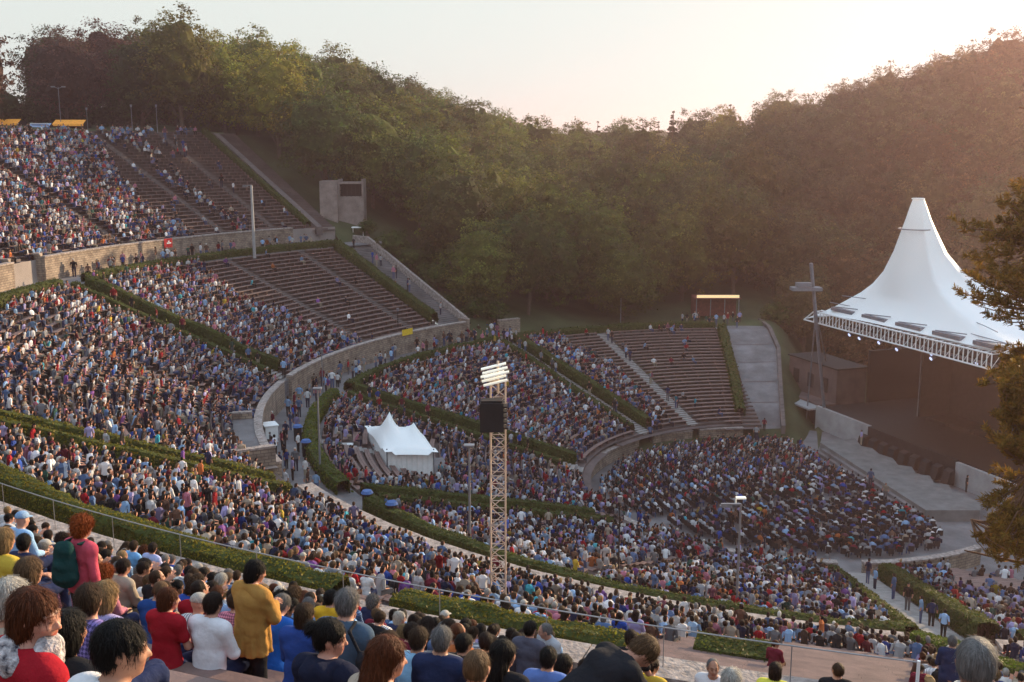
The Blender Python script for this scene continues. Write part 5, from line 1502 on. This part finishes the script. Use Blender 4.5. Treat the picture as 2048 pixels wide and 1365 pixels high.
mb=MB(); gbox(mb,-12.6,-3.4,1.0,1.38,1.2,4.15); part(mb,'front_wall',M['fascia'],st,label='pale plaster front wall at the left of the stage')
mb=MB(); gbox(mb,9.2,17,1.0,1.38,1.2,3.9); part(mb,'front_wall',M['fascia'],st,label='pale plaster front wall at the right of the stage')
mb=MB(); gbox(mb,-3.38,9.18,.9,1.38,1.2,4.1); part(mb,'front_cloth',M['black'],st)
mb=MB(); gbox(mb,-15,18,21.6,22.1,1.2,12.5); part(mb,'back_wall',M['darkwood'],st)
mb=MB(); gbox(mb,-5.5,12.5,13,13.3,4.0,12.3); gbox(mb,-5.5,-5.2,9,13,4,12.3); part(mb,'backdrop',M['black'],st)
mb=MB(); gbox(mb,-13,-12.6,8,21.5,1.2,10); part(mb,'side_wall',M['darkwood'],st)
mb=MB(); gbox(mb,-10,12,2.5,21.5,13.6,13.75); part(mb,'ceiling',M['black'],st)  # black lining added under the membrane to keep the stage interior dark
mb=MB(); gbox(mb,16.4,16.8,6,21.5,1.2,11); part(mb,'side_wall',M['concrete'],st)
mb=MB()
for i in range(5): gbox(mb,-4+i*3.2,-1+i*3.2,8.8+.3*i,11,4.0,4.35+.1*i)
part(mb,'riser',M['darkwood'],st)
for t,q in((-5.4,8.9),(4.,12.8),(12.6,12.8)):
    mb=MB(); mb.tube(G(t,q,4),G(t,q,12.8),.07); part(mb,'column',M['metal'],st)
# wing building on the left of the stage
wb=empty('wing_building',G(-18,5,1.6),0,'low brown masonry wing left of the stage behind the leaning mast','building')
M['masonry']=brickmat('wing_masonry',(.2,.14,.12),(.15,.105,.095),(.09,.07,.065),1.0,.6,.28)
mb=MB(); gbox(mb,-22.5,-13.1,2,4,1.3,4.0); gbox(mb,-22.5,-13.1,4,8,1.3,7.9); part(mb,'wall',M['concrete'],wb).data.materials[0]=mat('wing_plaster',(.13,.09,.085),.9,noise_s=.5,var=.3)
mb=MB(); gbox(mb,-22.7,-13.0,3.85,8.2,7.9,8.05); part(mb,'roof',M['darkwood'],wb)
mb=MB(); gbox(mb,-22,-12.8,.2,1.98,3.6,3.8); part(mb,'balcony',M['fascia'],wb)
mb=MB(); gbox(mb,-21.5,-13.2,1.9,1.99,1.6,3.5); part(mb,'gate',M['black'],wb)
for t in(-21.5,-18.6,-15.8):
    mb=MB(); gbox(mb,t,t+1.1,3.93,3.995,4.9,6.6); part(mb,'window',M['black'],wb)
# forestage: boards on a low deck, saw toothed towards the stage
fs=[(1598,872),(1640,885),(1852,1021),(1960,1021),(1962,1006),(1935,996),(1932,988),(1905,984),(1898,970),(1868,966),(1860,952),(1832,948),(1824,934),(1796,930),(1786,917),(1758,908),(1745,897),(1722,892),(1710,877),(1640,884)]
mb=MB(); fp=[at_z(x,y,2.62) for x,y in fs[1:]]; n=len(fp)
mb.add([tuple(p) for p in fp]+[(p.x,p.y,1.5) for p in fp],[tuple(range(n))]+[(i,(i+n),((i+1)%n)+n,(i+1)%n) for i in range(n)])
fo=mb.build('forestage_deck',M['plank']); tag(fo,'grey boarded forestage with a saw toothed rear edge in front of the stage','stage deck')
for k in range(3):
    a=at_z(1650,892,2.6); b=at_z(1846,1018,2.6); d=(b-a).normalized(); nn=Vector((-d.y,d.x,0)); nn=nn if nn.x<0 else -nn
    mb=MB(); z=2.3-.3*k; w0,w1=.42*k+.02,.42*(k+1)
    v=[a+nn*w0,b+nn*w0,b+nn*w1,a+nn*w1]; mb.add([(p.x,p.y,z) for p in v]+[(p.x,p.y,1.5) for p in v],[(0,1,2,3),(4,7,6,5),(0,4,5,1),(1,5,6,2),(2,6,7,3),(3,7,4,0)])
    o=mb.build('step',M['path'],None); o.parent=fo
# black monitors along the rear edge
for i in range(9):
    t=-3.2+i*1.55; mb=MB(); c=G(t,.15,0)
    v=[G(t-.45,-.25,1.9),G(t+.45,-.25,1.9),G(t+.45,.6,1.9),G(t-.45,.6,1.9),G(t-.45,.05,3.1),G(t+.45,.05,3.1),G(t+.45,.6,3.3),G(t-.45,.6,3.3)]
    mb.add(v,[(0,3,2,1),(4,5,6,7),(0,1,5,4),(1,2,6,5),(2,3,7,6),(3,0,4,7)])
    tag(mb.build('loudspeaker',M['black']),'black loudspeaker wedge in the line between forestage and stage front','loudspeaker','loudspeakers along the stage front')
# ---- tent roof
tr=empty('tent_roof',G(0,5,14),0,'white peaked membrane roof over the stage with a lattice eaves truss','tent')
AP=Vector((41.25,106.6,0)); ZA=27.75
prof=[(0.045,13.75),(.07,12.9),(.1,11.7),(.13,10.6),(.19,8.3),(.27,6.1),(.36,4.7),(.46,3.65),(.55,2.95),(.68,1.95),(.83,.95),(.93,.38),(1,0)]
corner=[G(-13.7,-.4,0),G(15.6,.4,0),G(22,14,0),G(10,26,0),G(-9,22,0)]
def edge_pt(u):
    k=len(corner); i=int(u*k)%k; f=u*k-int(u*k); a,b=corner[i],corner[(i+1)%k]
    p=a.lerp(b,f); c=(corner[0]+corner[1]+corner[2]+corner[3]+corner[4])/5
    sag=(.0 if i==0 else .16)*math.sin(math.pi*f)
    return p.lerp(c,sag)
mb=MB(); n=60; V=[];Fc=[]
for (f,hh) in prof:
    for i in range(n):
        e=edge_pt(i/n); el=(e-AP); L_=el.length
        k=i/n*5; c=abs((k%1)-.5)*2
        # near the peak the surface is a round cone, near the rim it follows the rim
        rr=f*L_ if f>.5 else f*(L_*(f/.5)+11.5*(1-f/.5))
        dirv=el.normalized(); edgez=14.0+(1.35*(1-math.exp(-9*(k if k<1 else 0)))*(1-math.exp(-40*max(0,.0+1-k))*.0) if k<1 else 1.35+.7*(1-c)*(1 if k<4 else .3)-(1.35*max(0,k-4)**3 if k>4 else 0))*f**2
        V.append(AP+dirv*rr+Vector((0,0,edgez+hh*(ZA-14.0)/13.75)))
for j in range(len(prof)-1):
    for i in range(n): Fc.append((j*n+i,(j+1)*n+i,(j+1)*n+(i+1)%n,j*n+(i+1)%n))
mb.add(V,Fc); part(mb,'membrane',M['membrane'],tr,True)
mb=MB()
for i in range(24):
    a=2*math.pi*i/24; b=2*math.pi*(i+1)/24; mb.tube(AP+Vector((.6*math.cos(a),.6*math.sin(a),ZA)),AP+Vector((.6*math.cos(b),.6*math.sin(b),ZA)),.07,.07,5)
part(mb,'cap_ring',M['white'],tr)
mb=MB(); zr=14+10.7*(ZA-14)/13.75
for i in range(28):
    a=2*math.pi*i/28; b=2*math.pi*(i+1)/28; r_=1.72; mb.tube(AP+Vector((r_*math.cos(a),r_*math.sin(a),zr)),AP+Vector((r_*math.cos(b),r_*math.sin(b),zr)),.06,.06,5)
part(mb,'tension_ring',M['metal'],tr)
mb=MB()
A0,A1,B0,B1=G(-11.8,-.5,15.15),G(14.0,-.5,15.2),G(-13.6,-.5,13.95),G(14.0,-.5,13.85)
for (a,b) in((A0,A1),(B0,B1)): mb.tube(a,b,.085)
A2,B2=G(-12,.6,15.15),G(14.0,.6,15.2); mb.tube(A2,B2,.07); mb.tube(A0,B0,.08)
nb_=46
for i in range(nb_+1):
    f=i/nb_; t=-11.8+25.8*f; top=G(t,-.5,15.15+.05*f); bot=G(t,-.5,13.94-.08*f); mb.tube(top,bot,.06,.06,5); 
    if i%2==0: mb.tube(top,G(t,.6,15.15+.05*f),.035,.035,4); mb.tube(bot,G(t,.6,15.15+.05*f),.03,.03,4)
part(mb,'eaves_truss',M['white'],tr)
mb=MB()
for i in range(5):
    t=-10+i*5.2; gbox(mb,t,t+3.6,.3,1.0,15.5,15.85); mb.tube(G(t,.7,15.85),G(t+4,.7,16.15),.05)
part(mb,'catwalk',M['metal'],tr)
mb=MB()
for k,(t0,z0,t1,z1,sg) in enumerate(((-11,16.2,14,16.1,.0),(-9,16.9,13,16.6,.3))):
    prev=None
    for i in range(15):
        f=i/14; p=G(t0+(t1-t0)*f,.9+2.2*math.sin(math.pi*f)*(k+.4),z0+(z1-z0)*f+sg); 
        if prev: mb.tube(prev,p,.04,.04,4)
        prev=p
part(mb,'edge_cable',M['metal'],tr)
mb=MB()
for q in(3,6,9,12):
    gbox(mb,-11,13,q-.12,q+.12,13.2,13.45)
part(mb,'light_bar',M['metal'],tr)
for (t,q,z) in((-9.5,3,12.9),(-7.8,3,12.8),(-4.6,3,12.9),(-1.8,3,12.7),(-.2,6,12.3),(3.2,3,12.7),(6,6,12.6)):
    mb=MB(); mb.tube(G(t,q,z),G(t,q-.45,z-.18),.18,.24,10); mb.tube(G(t,q,z),G(t,q,13.25),.03,.03,4); o=part(mb,'spotlight',M['metal'],tr)
    m2=MB(); m2.tube(G(t,q-.46,z-.185),G(t,q-.48,z-.195),.2,.2,10); l=m2.build('lens',M['glasslamp']); l.parent=o; l.matrix_parent_inverse=Matrix.Identity(4)
# leaning mast left of the tent
lm=empty('leaning_mast',at_z(1652,858,1.62),0,'leaning grey steel mast with a floodlight platform left of the tent','mast')
mb=MB(); b0=at_z(1652,858,1.62); top=at_d(1622,527,b0.y/1.0*.985); p1=at_d(1606,640,b0.y+1)
mb.tube(b0,top,.17,.2); part(mb,'mast_pole',M['metal'],lm)
b1=at_z(1612,846,1.62); mb=MB(); mb.tube(b1,top.lerp(b0,.3),.08,.08); b2=at_z(1668,800,1.62); mb.tube(b2,top.lerp(b0,.25),.08,.08); part(mb,'stay',M['metal'],lm)
pl=at_d(1612,578,b0.y*.99); mb=MB(); mb.box(pl,(3.2,1.4,.35)); mb.box(pl+Vector((-.3,0,.45)),(1.6,.8,.45)); part(mb,'platform',M['metal'],lm)

# ------------------------------------------------------------------ smaller structures
def bpart(mb,name,m,root,label=None,smooth=False):
    o=mb.build(name,m,None,smooth); o.parent=root; o.matrix_parent_inverse=root_inv(root)
    if label: o['label']=label
    return o
def root_inv(root): return (Matrix.Translation(root.location)@Matrix.Rotation(root.rotation_euler.z,4,'Z')).inverted()
# stone gate tower above the long stair
tw=empty('gate_tower',at_z(685,480,20.1),0,'tall grey stone tower with a latticed dark opening at the head of the long stair','tower')
p0=at_z(642,480,20.1); p1=at_z(677,480,20.1); p2=at_z(679,479,20.1); p3=at_z(729,478,20.1)
hT=at_d(650,366,p0.y).z
def bb(mb,a,b,dp,z0,z1,mi=0): 
    v=[(a.x,a.y),(b.x,b.y),(b.x,b.y+dp),(a.x,a.y+dp)]
    return mb.add([(x,y,z) for z in(z0,z1) for x,y in v],[(0,3,2,1),(4,5,6,7),(0,1,5,4),(1,2,6,5),(2,3,7,6),(3,0,4,7)],mi)
mb=MB(); bb(mb,p0,p1,3.2,19.6,hT+.3); bpart(mb,'pillar',M['towerstone'],tw,'plain left pillar')
mb=MB(); bb(mb,p2,p3,3.0,19.6,hT-1.9); bb(mb,p2,p2.lerp(p3,.06),3,hT-1.9,hT+.5); bb(mb,p2.lerp(p3,.93),p3,3,hT-1.9,hT+.5); bb(mb,p2.lerp(p3,.06),p2.lerp(p3,.93),3,hT-.15,hT+.1); bpart(mb,'pillar',M['towerstone'],tw,'right pillar with the opening')
mb=MB()
for i in range(1,6): q=p2.lerp(p3,i/6); mb.box((q.x,q.y+.3,hT-1.0),(.12,.12,1.9))
for k in range(3): c=p2.lerp(p3,.5); mb.box((c.x,c.y+.3,hT-1.7+k*.65),(3.0,.12,.1))
mb.box((p2.lerp(p3,.5).x,p2.y+1.6,hT-1.0),(3.0,.1,1.85))  # near-black panel painted as the shade inside the opening
bpart(mb,'lattice',M['openingdark'],tw)
mb=MB(); c=at_d(716,455,p0.y-1.2); mb.box(c,(1.7,1.2,.12)); mb.tube(c+Vector((-.7,0,0)),c+Vector((-.7,0,-1.9)),.04); mb.tube(c+Vector((.7,0,0)),c+Vector((.7,0,-1.9)),.04)
tag(mb.build('canopy',M['white']),'small white canopy in front of the gate tower','canopy')
# kiosks on the plateau, upper left
def kiosk(px0,px1,py_top,z,label,aw,h=2.6,name='kiosk',y=None):
    a=at_z(px0,262,z); b=at_z(px1,262,z); w=(b-a).length; c=(a+b)/2; root=empty(name,c,0,label,'kiosk')
    mb=MB(); mb.box((c.x,c.y+1.4,z+h*.5-.1),(w,2.4,h)); bpart(mb,'cabin',M['brickred'] if 'red' in label else M['darkwood'],root)
    mb=MB(); mb.add([(a.x-.2,a.y-.6,z+h-.45),(b.x+.2,b.y-.6,z+h-.45),(b.x+.2,b.y+.6,z+h+.15),(a.x-.2,a.y+.6,z+h+.15),(a.x-.2,a.y-.6,z+h-.75),(b.x+.2,b.y-.6,z+h-.75)],[(0,1,2,3),(0,4,5,1)])
    bpart(mb,'awning',aw,root)
    mb=MB(); mb.box((c.x,c.y-.0,z+1.0),(w*.95,.5,.1)); bpart(mb,'counter',M['white'],root)
    return root
kiosk(-6,38,240,35.15,'food kiosk with an orange awning at the upper left corner',M['orangeglow'],1.5)
kiosk(112,168,243,35.15,'food kiosk with an orange awning under the twin headed lamp',M['orangeglow'],1.4)
kiosk(62,98,250,35.12,'low kiosk with a pale blue awning between the orange ones',mat('pale_awning',(.35,.45,.65),.7,noise_s=2),.9)
# red refreshment stand behind the bare far benches
a=at_z(1390,638,9.8);b=at_z(1474,638,9.8); c=(a+b)/2; root=empty('refreshment_stand',c,0,'red refreshment stand with a lit cream sign board at the edge of the wood','stand')
z0=gz(*polar(c))
mb=MB(); mb.box((c.x,c.y+2.2,z0+1.3),((b-a).length,2.6,2.6)); bpart(mb,'cabin',M['brickred'],root)
mb=MB(); mb.box((c.x,c.y+.2,z0+2.65),((b-a).length+.6,2.2,.12)); bpart(mb,'roof',M['brickred'],root)
mb=MB(); mb.box((c.x,c.y-.85,z0+2.95),((b-a).length,.12,.38)); bpart(mb,'sign_board',M['sign'],root)
mb=MB(); 
for k in range(4): q=a.lerp(b,k/3); mb.tube((q.x,q.y-.8,z0),(q.x,q.y-.8,z0+2.6),.06)
bpart(mb,'post',M['metal'],root)
# ---- lamp posts
LG='lamp posts of the arena'
def lamp(px,py,ptop,z,label,r=.07,head='arm',m='metal',lit=False,side=-1):
    b=at_z(px,py,z); top=at_d(px,ptop,b.y*math.cos(PITCH)-(z-EYE)*math.sin(PITCH)); top.x,top.y=b.x,b.y
    # height so that the top projects to ptop
    lo,hi=z,z+20
    for _ in range(30):
        mid=(lo+hi)/2; q=project((b.x,b.y,mid))
        if q[1]>ptop: lo=mid
        else: hi=mid
    h=lo-z; root=empty('lamp_post',b,0,label,'lamp post',LG)
    mb=MB(); mb.tube((b.x,b.y,z-.3),(b.x,b.y,lo),r,r*.7,8); bpart(mb,'pole',M[m],root)
    mb=MB(); hm=M['lampwhite'] if lit else M['metal']
    if head=='arm': mb.box((b.x+side*.5,b.y,lo-.02),(1.0,.14,.08)); mb.box((b.x+side*.75,b.y,lo-.13),(.6,.26,.08))
    elif head=='twin':
        for s in(-1,1): mb.tube((b.x,b.y,lo-.25),(b.x+s*.6,b.y,lo),.035); mb.box((b.x+s*.75,b.y,lo),(.5,.3,.16))
    elif head=='flat': mb.box((b.x,b.y,lo+.04),(.6,.45,.07)); mb.box((b.x,b.y,lo-.03),(.4,.3,.07))
    elif head=='small': mb.tube((b.x,b.y,lo-.05),(b.x,b.y,lo+.3),.12,.16,8)
    bpart(mb,'lamp_head',hm,root); return root
lamp(509,512,371,20.1,'tall thick grey lamp post in front of the far upper wall',.2,'arm','fascia')
lamp(123,262,174,35.15,'tall twin headed lamp post above the orange kiosk',.06,'twin')
lamp(265,262,214,35.1,'left of two thin lamp posts behind the upper rim',.05,'small')
lamp(315,262,214,35.1,'right of two thin lamp posts behind the upper rim',.05,'small')
lamp(176,262,220,35.1,'short thin post right of the orange kiosk',.04,'small')
lamp(856,660,583,9.7,'lamp post at the foot of the empty middle benches',.1,'small')
lamp(1241,650,562,9.7,'slim lamp post at the back of the bare far benches',.07,'small')
lamp(641,955,778,9.72,'grey lamp post by the curved hedge on the left bend',.08,'flat')
lamp(684,930,860,8.2,'short post between the curved hedge and the white tent',.05,'small')
lamp(646,790,705,9.72,'thin post beside the middle stone wall',.05,'small')
lamp(797,700,622,9.72,'dark thin post under the yellow banner',.05,'small','black')
lamp(940,1100,892,9.72,'grey lamp post with a flat pale head left of the lattice tower',.08,'flat',lit=False)
lamp(1473,1208,1008,9.72,'grey lamp post with a glowing white head on the near right',.075,'arm',side=-1)
lamp(1237,1150,1003,9.0,'dark slim post in the crowd right of the lattice tower',.05,'small','black')
mb=MB(); c=at_z(1482,1208,9.72); q=[p for p in (at_d(1482,996,54),)][0]; mb.box(q,(.5,.3,.07)); mb.tube(q+Vector((-.25,0,0)),q+Vector((-.25,0,-.4)),.03); tag(mb.build('floodlight',M['lampwhite']),'bright white floodlight above the grey lamp post on the near right','floodlight')
lamp(974,600,546,13.0,'short pale post at the edge of the wood',.12,'small','galv')
# ---- lattice tower with speaker and floodlights
lt=empty('lattice_tower',at_z(997,1242,17.3),0,'tall steel lattice tower with a black loudspeaker and slatted floodlights','tower')
b=at_z(997,1242,17.3); lo,hi=17.3,30
for _ in range(30):
    mid=(lo+hi)/2
    if project((b.x,b.y,mid))[1]>768: lo=mid
    else: hi=mid
zt=lo; mb=MB(); w=.24
cs=[(-w,-w),(w,-w),(w,w),(-w,w)]
for x,y in cs: mb.tube((b.x+x,b.y+y,16.8),(b.x+x,b.y+y,zt),.028,.028,6)
k=int((zt-17)/.42)
for i in range(k):
    z=17+i*.42
    for j in range(4):
        a=cs[j]; c=cs[(j+1)%4]; s=(a,c) if (i+j)%2 else (c,a)
        mb.tube((b.x+a[0],b.y+a[1],z),(b.x+c[0],b.y+c[1],z),.014,.014,4); mb.tube((b.x+s[0][0],b.y+s[0][1],z),(b.x+s[1][0],b.y+s[1][1],z+.42),.016,.016,4)
bpart(mb,'lattice',M['truss'],lt)
sp=at_d(984,831,32.9); mb=MB(); mb.box(sp+Vector((0,-.1,0)),(.74,.55,.92)); mb.box(sp+Vector((0,-.1,.5)),(.66,.4,.07))
for kk in range(5): mb.box(sp+Vector((.42,-.1,-.35+kk*.17)),(.1,.4,.05))
bpart(mb,'loudspeaker',M['black'],lt)
for j,(py,w_) in enumerate(((741,1.0),(757,.95))):
    for i in range(3):
        c=at_d(987+(j*-2)+i*3,py-8+i*7-(0),33.4); mb=MB(); mb.box((0,0,0),(.82*w_,.2,.045),M=Matrix.Translation(c+Vector((0,-.1*i,0)))@Matrix.Rotation(R(-14),4,'Y')); bpart(mb,'floodlight',M['lampwhite'],lt)
mb=MB(); mb.tube((b.x,b.y,zt-.3),(b.x,b.y,zt+.75),.04); mb.box((b.x-.1,b.y,zt+.1),(.9,.06,.05)); bpart(mb,'head_frame',M['truss'],lt)
# ---- railing on the near wall
rl=empty('pipe_railing',pt(236,73.7,22.55),0,'long galvanised pipe railing standing on the near rubble wall','railing')
mb=MB(); P_=[pt(a,73.7,23.42) for a in np.arange(216,254.3,.8)]+[pt(254.4,73.7,23.42)]
mb.path([Vector(p) for p in P_],.015,6); bpart(mb,'rail',M['galv'],rl)
for a in np.arange(217.5,254,1.95):
    mb=MB(); mb.tube(pt(a,73.7,22.4),pt(a,73.7,23.4),.011,.011,6); bpart(mb,'post',M['galv'],rl)
mb=MB(); mb.tube(pt(254.4,73.7,22.0),pt(254.4,73.7,23.45),.035,.035,8); bpart(mb,'post',M['white'],rl,'white end post')
# stairs railing at the near right
# ---- white event tent in the lower tier
c=at_z(800,952,8.0); tz=gz(*polar(c)); tz=7.6
et=empty('event_tent',(c.x,c.y,tz),0,'small white event tent with two swept peaks in the lower tier','tent')
fl=at_z(775,955,tz); fr=at_z(868,955,tz); bl=at_z(738,905,tz)
ux=(fr-fl); uy=(bl-fl); 
def TQ(a,b_,z): p=fl+ux*a+uy*b_; return Vector((p.x,p.y,z))
for (s,e,nm) in (((0,0),(1,0),'front'),((0,1),(0,0),'left'),((1,0),(1,1),'right'),((1,1),(0,1),'back')):
    mb=MB(); n=18
    for i in range(n):
        f0,f1=i/n,(i+1)/n; o0=.05*(i%2); o1=.05*((i+1)%2)
        A=TQ(s[0]+(e[0]-s[0])*f0,s[1]+(e[1]-s[1])*f0,0)+Vector((o0,o0,0)); B=TQ(s[0]+(e[0]-s[0])*f1,s[1]+(e[1]-s[1])*f1,0)+Vector((o1,o1,0))
        mb.add([(A.x,A.y,tz-.6),(B.x,B.y,tz-.6),(B.x,B.y,tz+2.1),(A.x,A.y,tz+2.1)],[(0,1,2,3)])
    bpart(mb,'side_curtain',M['white'],et)
mb=MB(); n=16; V=[];Fc=[]
for j in range(n+1):
    for i in range(n+1):
        a,b_=i/n,j/n; e=min(a,1-a,b_,1-b_)*2
        p1_=math.hypot((a-.3)*1.0,(b_-.5)); p2_=math.hypot((a-.75),(b_-.45))
        z=2.1+2.4*math.exp(-p1_*6.0)+1.5*math.exp(-p2_*6.5)- .25*math.sin(math.pi*a)*(1-e)*0
        k=1+.10*(1-e); aa=.5+(a-.5)*1.14; bb2=.5+(b_-.5)*1.14
        V.append(TQ(aa,bb2,tz+z+(-.28 if e==0 and (.15<a<.85 or .15<b_<.85) else 0)))
for j in range(n):
    for i in range(n): q=j*(n+1)+i; Fc.append((q,q+1,q+n+2,q+n+1))
mb.add(V,Fc); bpart(mb,'roof',M['membrane'],et,smooth=True)
mb=MB()
for a,b_ in((0,0),(1,0),(1,1),(0,1)): p=TQ(a,b_,0); mb.tube((p.x,p.y,tz-.6),(p.x,p.y,tz+2.3),.05)
bpart(mb,'pole',M['metal'],et)
# platform it stands on, with cases and desks beside it
q0=at_z(690,945,8.6); 
tag((lambda mb:(mb.box((c.x-.5,c.y+2,tz-.5),(8.5,7,.9),rz=R(12)),mb)[1])(MB()).build('tent_platform',M['path']),'grey flat platform under the small white tent','platform')
for i,(px,py,sx,sy,sz,m_,lb) in enumerate(((688,905,1.4,1.0,1.1,'white','pale cloth covered desk left of the white tent'),(700,880,1.2,.8,.9,'fascia','grey flight case behind the pale desk'),(676,925,1.0,.8,.9,'black','black flight case in front of the pale desk'),(705,935,.8,.8,1.2,'darkwood','dark equipment case by the tent entrance'),(728,868,1.6,.6,.5,'metal','low grey equipment table at the tent corner'))):
    p=at_z(px,py,8.4); root=None
    mb=MB(); mb.box((p.x,p.y,8.4+sz/2-.5),(sx,sy,sz),rz=.3*i); mb.box((p.x,p.y,8.4+sz-.47),(sx*1.04,sy*1.04,.06),rz=.3*i); mb.box((p.x,p.y-sy*.52,8.4+sz*.5-.5),(sx*.3,.05,.1),rz=.3*i)
    tag(mb.build('equipment_case',M[m_]),lb,'case')
# ---- banners
def banner(th0,th1,r,z0,z1,m,label):
    mb=MB(); n=6
    for i in range(n):
        a=th0+(th1-th0)*i/n; b=th0+(th1-th0)*(i+1)/n; o0=.03*(i%2); o1=.03*((i+1)%2)
        mb.add([pt(a,r-o0,z0),pt(b,r-o1,z0),pt(b,r-o1,z1),pt(a,r-o0,z1)],[(0,1,2,3)])
    o=mb.build('banner',M[m]); return tag(o,label,'banner')
p=at_z(305,488,21.9); th,_=polar(p)
o=banner(th-.52,th+.52,73.45,21.55,22.6,'red','red banner with a white mark hung on the far upper wall')
mb=MB(); mb.add([pt(th-.3,73.37,22.0),pt(th+.25,73.37,22.0),pt(th+.25,73.37,22.15),pt(th-.3,73.37,22.15)],[(0,1,2,3)]); mb.add([pt(th-.1,73.37,22.2),pt(th+.1,73.37,22.2),pt(th+.1,73.37,22.35),pt(th-.1,73.37,22.35)],[(0,1,2,3)]); m_=mb.build('mark',M['white']); m_.parent=o
p=at_z(822,667,12.1); th,_=polar(p)
banner(th-1.1,th+1.1,48.1,11.85,12.55,'yellow','yellow banner lying over the top of the middle stone wall')
p=at_z(75,545,20.1); q=at_d(66,538,p.length)
# blue lidded bins along the left bend
for (px,py,z,lb) in((596,866,9.72,'upper blue lidded bin by the hedge on the left bend'),(613,897,9.72,'lower blue lidded bin by the hedge on the left bend'),(735,1004,9.72,'blue lidded bin at the end of the curved hedge'),(784,1027,9.72,'light blue lidded bin below the level hedge pair')):
    b=at_z(px,py+16,z); root=empty('litter_bin',b,0,lb,'litter bin','blue lidded bins on the lower walkway')
    mb=MB(); mb.tube((b.x,b.y,z),(b.x,b.y,z+1.15),.3,.34,12); bpart(mb,'body',M['black'],root)
    mb=MB(); mb.tube((b.x,b.y,z+1.15),(b.x,b.y,z+1.32),.42,.3,12); bpart(mb,'lid',M['blue'],root)
# white vending cart on the grey path
b=at_z(541,880,9.72); root=empty('vending_cart',b,R(25),'white vending cart parked against the left bend of the stone wall','cart')
mb=MB(); mb.box((b.x,b.y,9.72+.75),(1.0,1.3,1.0),rz=R(25)); mb.box((b.x,b.y,9.72+1.3),(1.15,1.45,.08),rz=R(25)); bpart(mb,'cabinet',M['white'],root)
for s in(-1,1): mb=MB(); mb.tube((b.x+s*.45,b.y-.3,9.98),(b.x+s*.52,b.y-.3,9.98),.26,.26,14); bpart(mb,'wheel',M['black'],root)
# checkered grille gate in the middle wall gap
mb=MB(); 
for i in range(9): a=174.1+i*.29; mb.tube(pt(a,48.5,9.7),pt(a,48.5,11.9),.025,.025,4)
for k in range(7): mb.tube(pt(174.1,48.5,9.8+k*.33),pt(176.5,48.5,9.8+k*.33),.02,.02,4)
tag(mb.build('grille_gate',M['metal']),'metal grille gate in the gap of the middle stone wall','gate')
# chairs on the orchestra floor: one mass of light metal seats under the public
VV=MB()
for s in SEATS:
    if s[3]=='ORC': 
        fa=R(face_to_stage(s[0],s[1],3)); ca,sa=math.cos(fa),math.sin(fa)
        VV.box((s[0],s[1],2.03),(.42,.42,.04),rz=fa); VV.box((s[0]-.23*ca,s[1]-.23*sa,2.28),(.03,.42,.4),rz=fa)
tag(VV.build('chairs',M['black']),'rows of dark chairs under the public on the orchestra floor','chairs',kind='stuff')
HZD=.0005
hm=bpy.data.materials.new('haze_air'); hm.use_nodes=True; nt=hm.node_tree; nt.nodes.remove(nt.nodes['Principled BSDF'])
pv=nt.nodes.new('ShaderNodeVolumePrincipled'); pv.inputs['Color'].default_value=(1,.69,.72,1); pv.inputs['Density'].default_value=HZD; pv.inputs['Anisotropy'].default_value=.74
nt.links.new(pv.outputs[0],nt.nodes['Material Output'].inputs['Volume'])
mb=MB(); mb.box((60,330,31),(2600,2400,74)); 
hz=mb.build('haze',hm); tag(hz,'thin warm evening haze filling the valley','haze',kind='stuff')
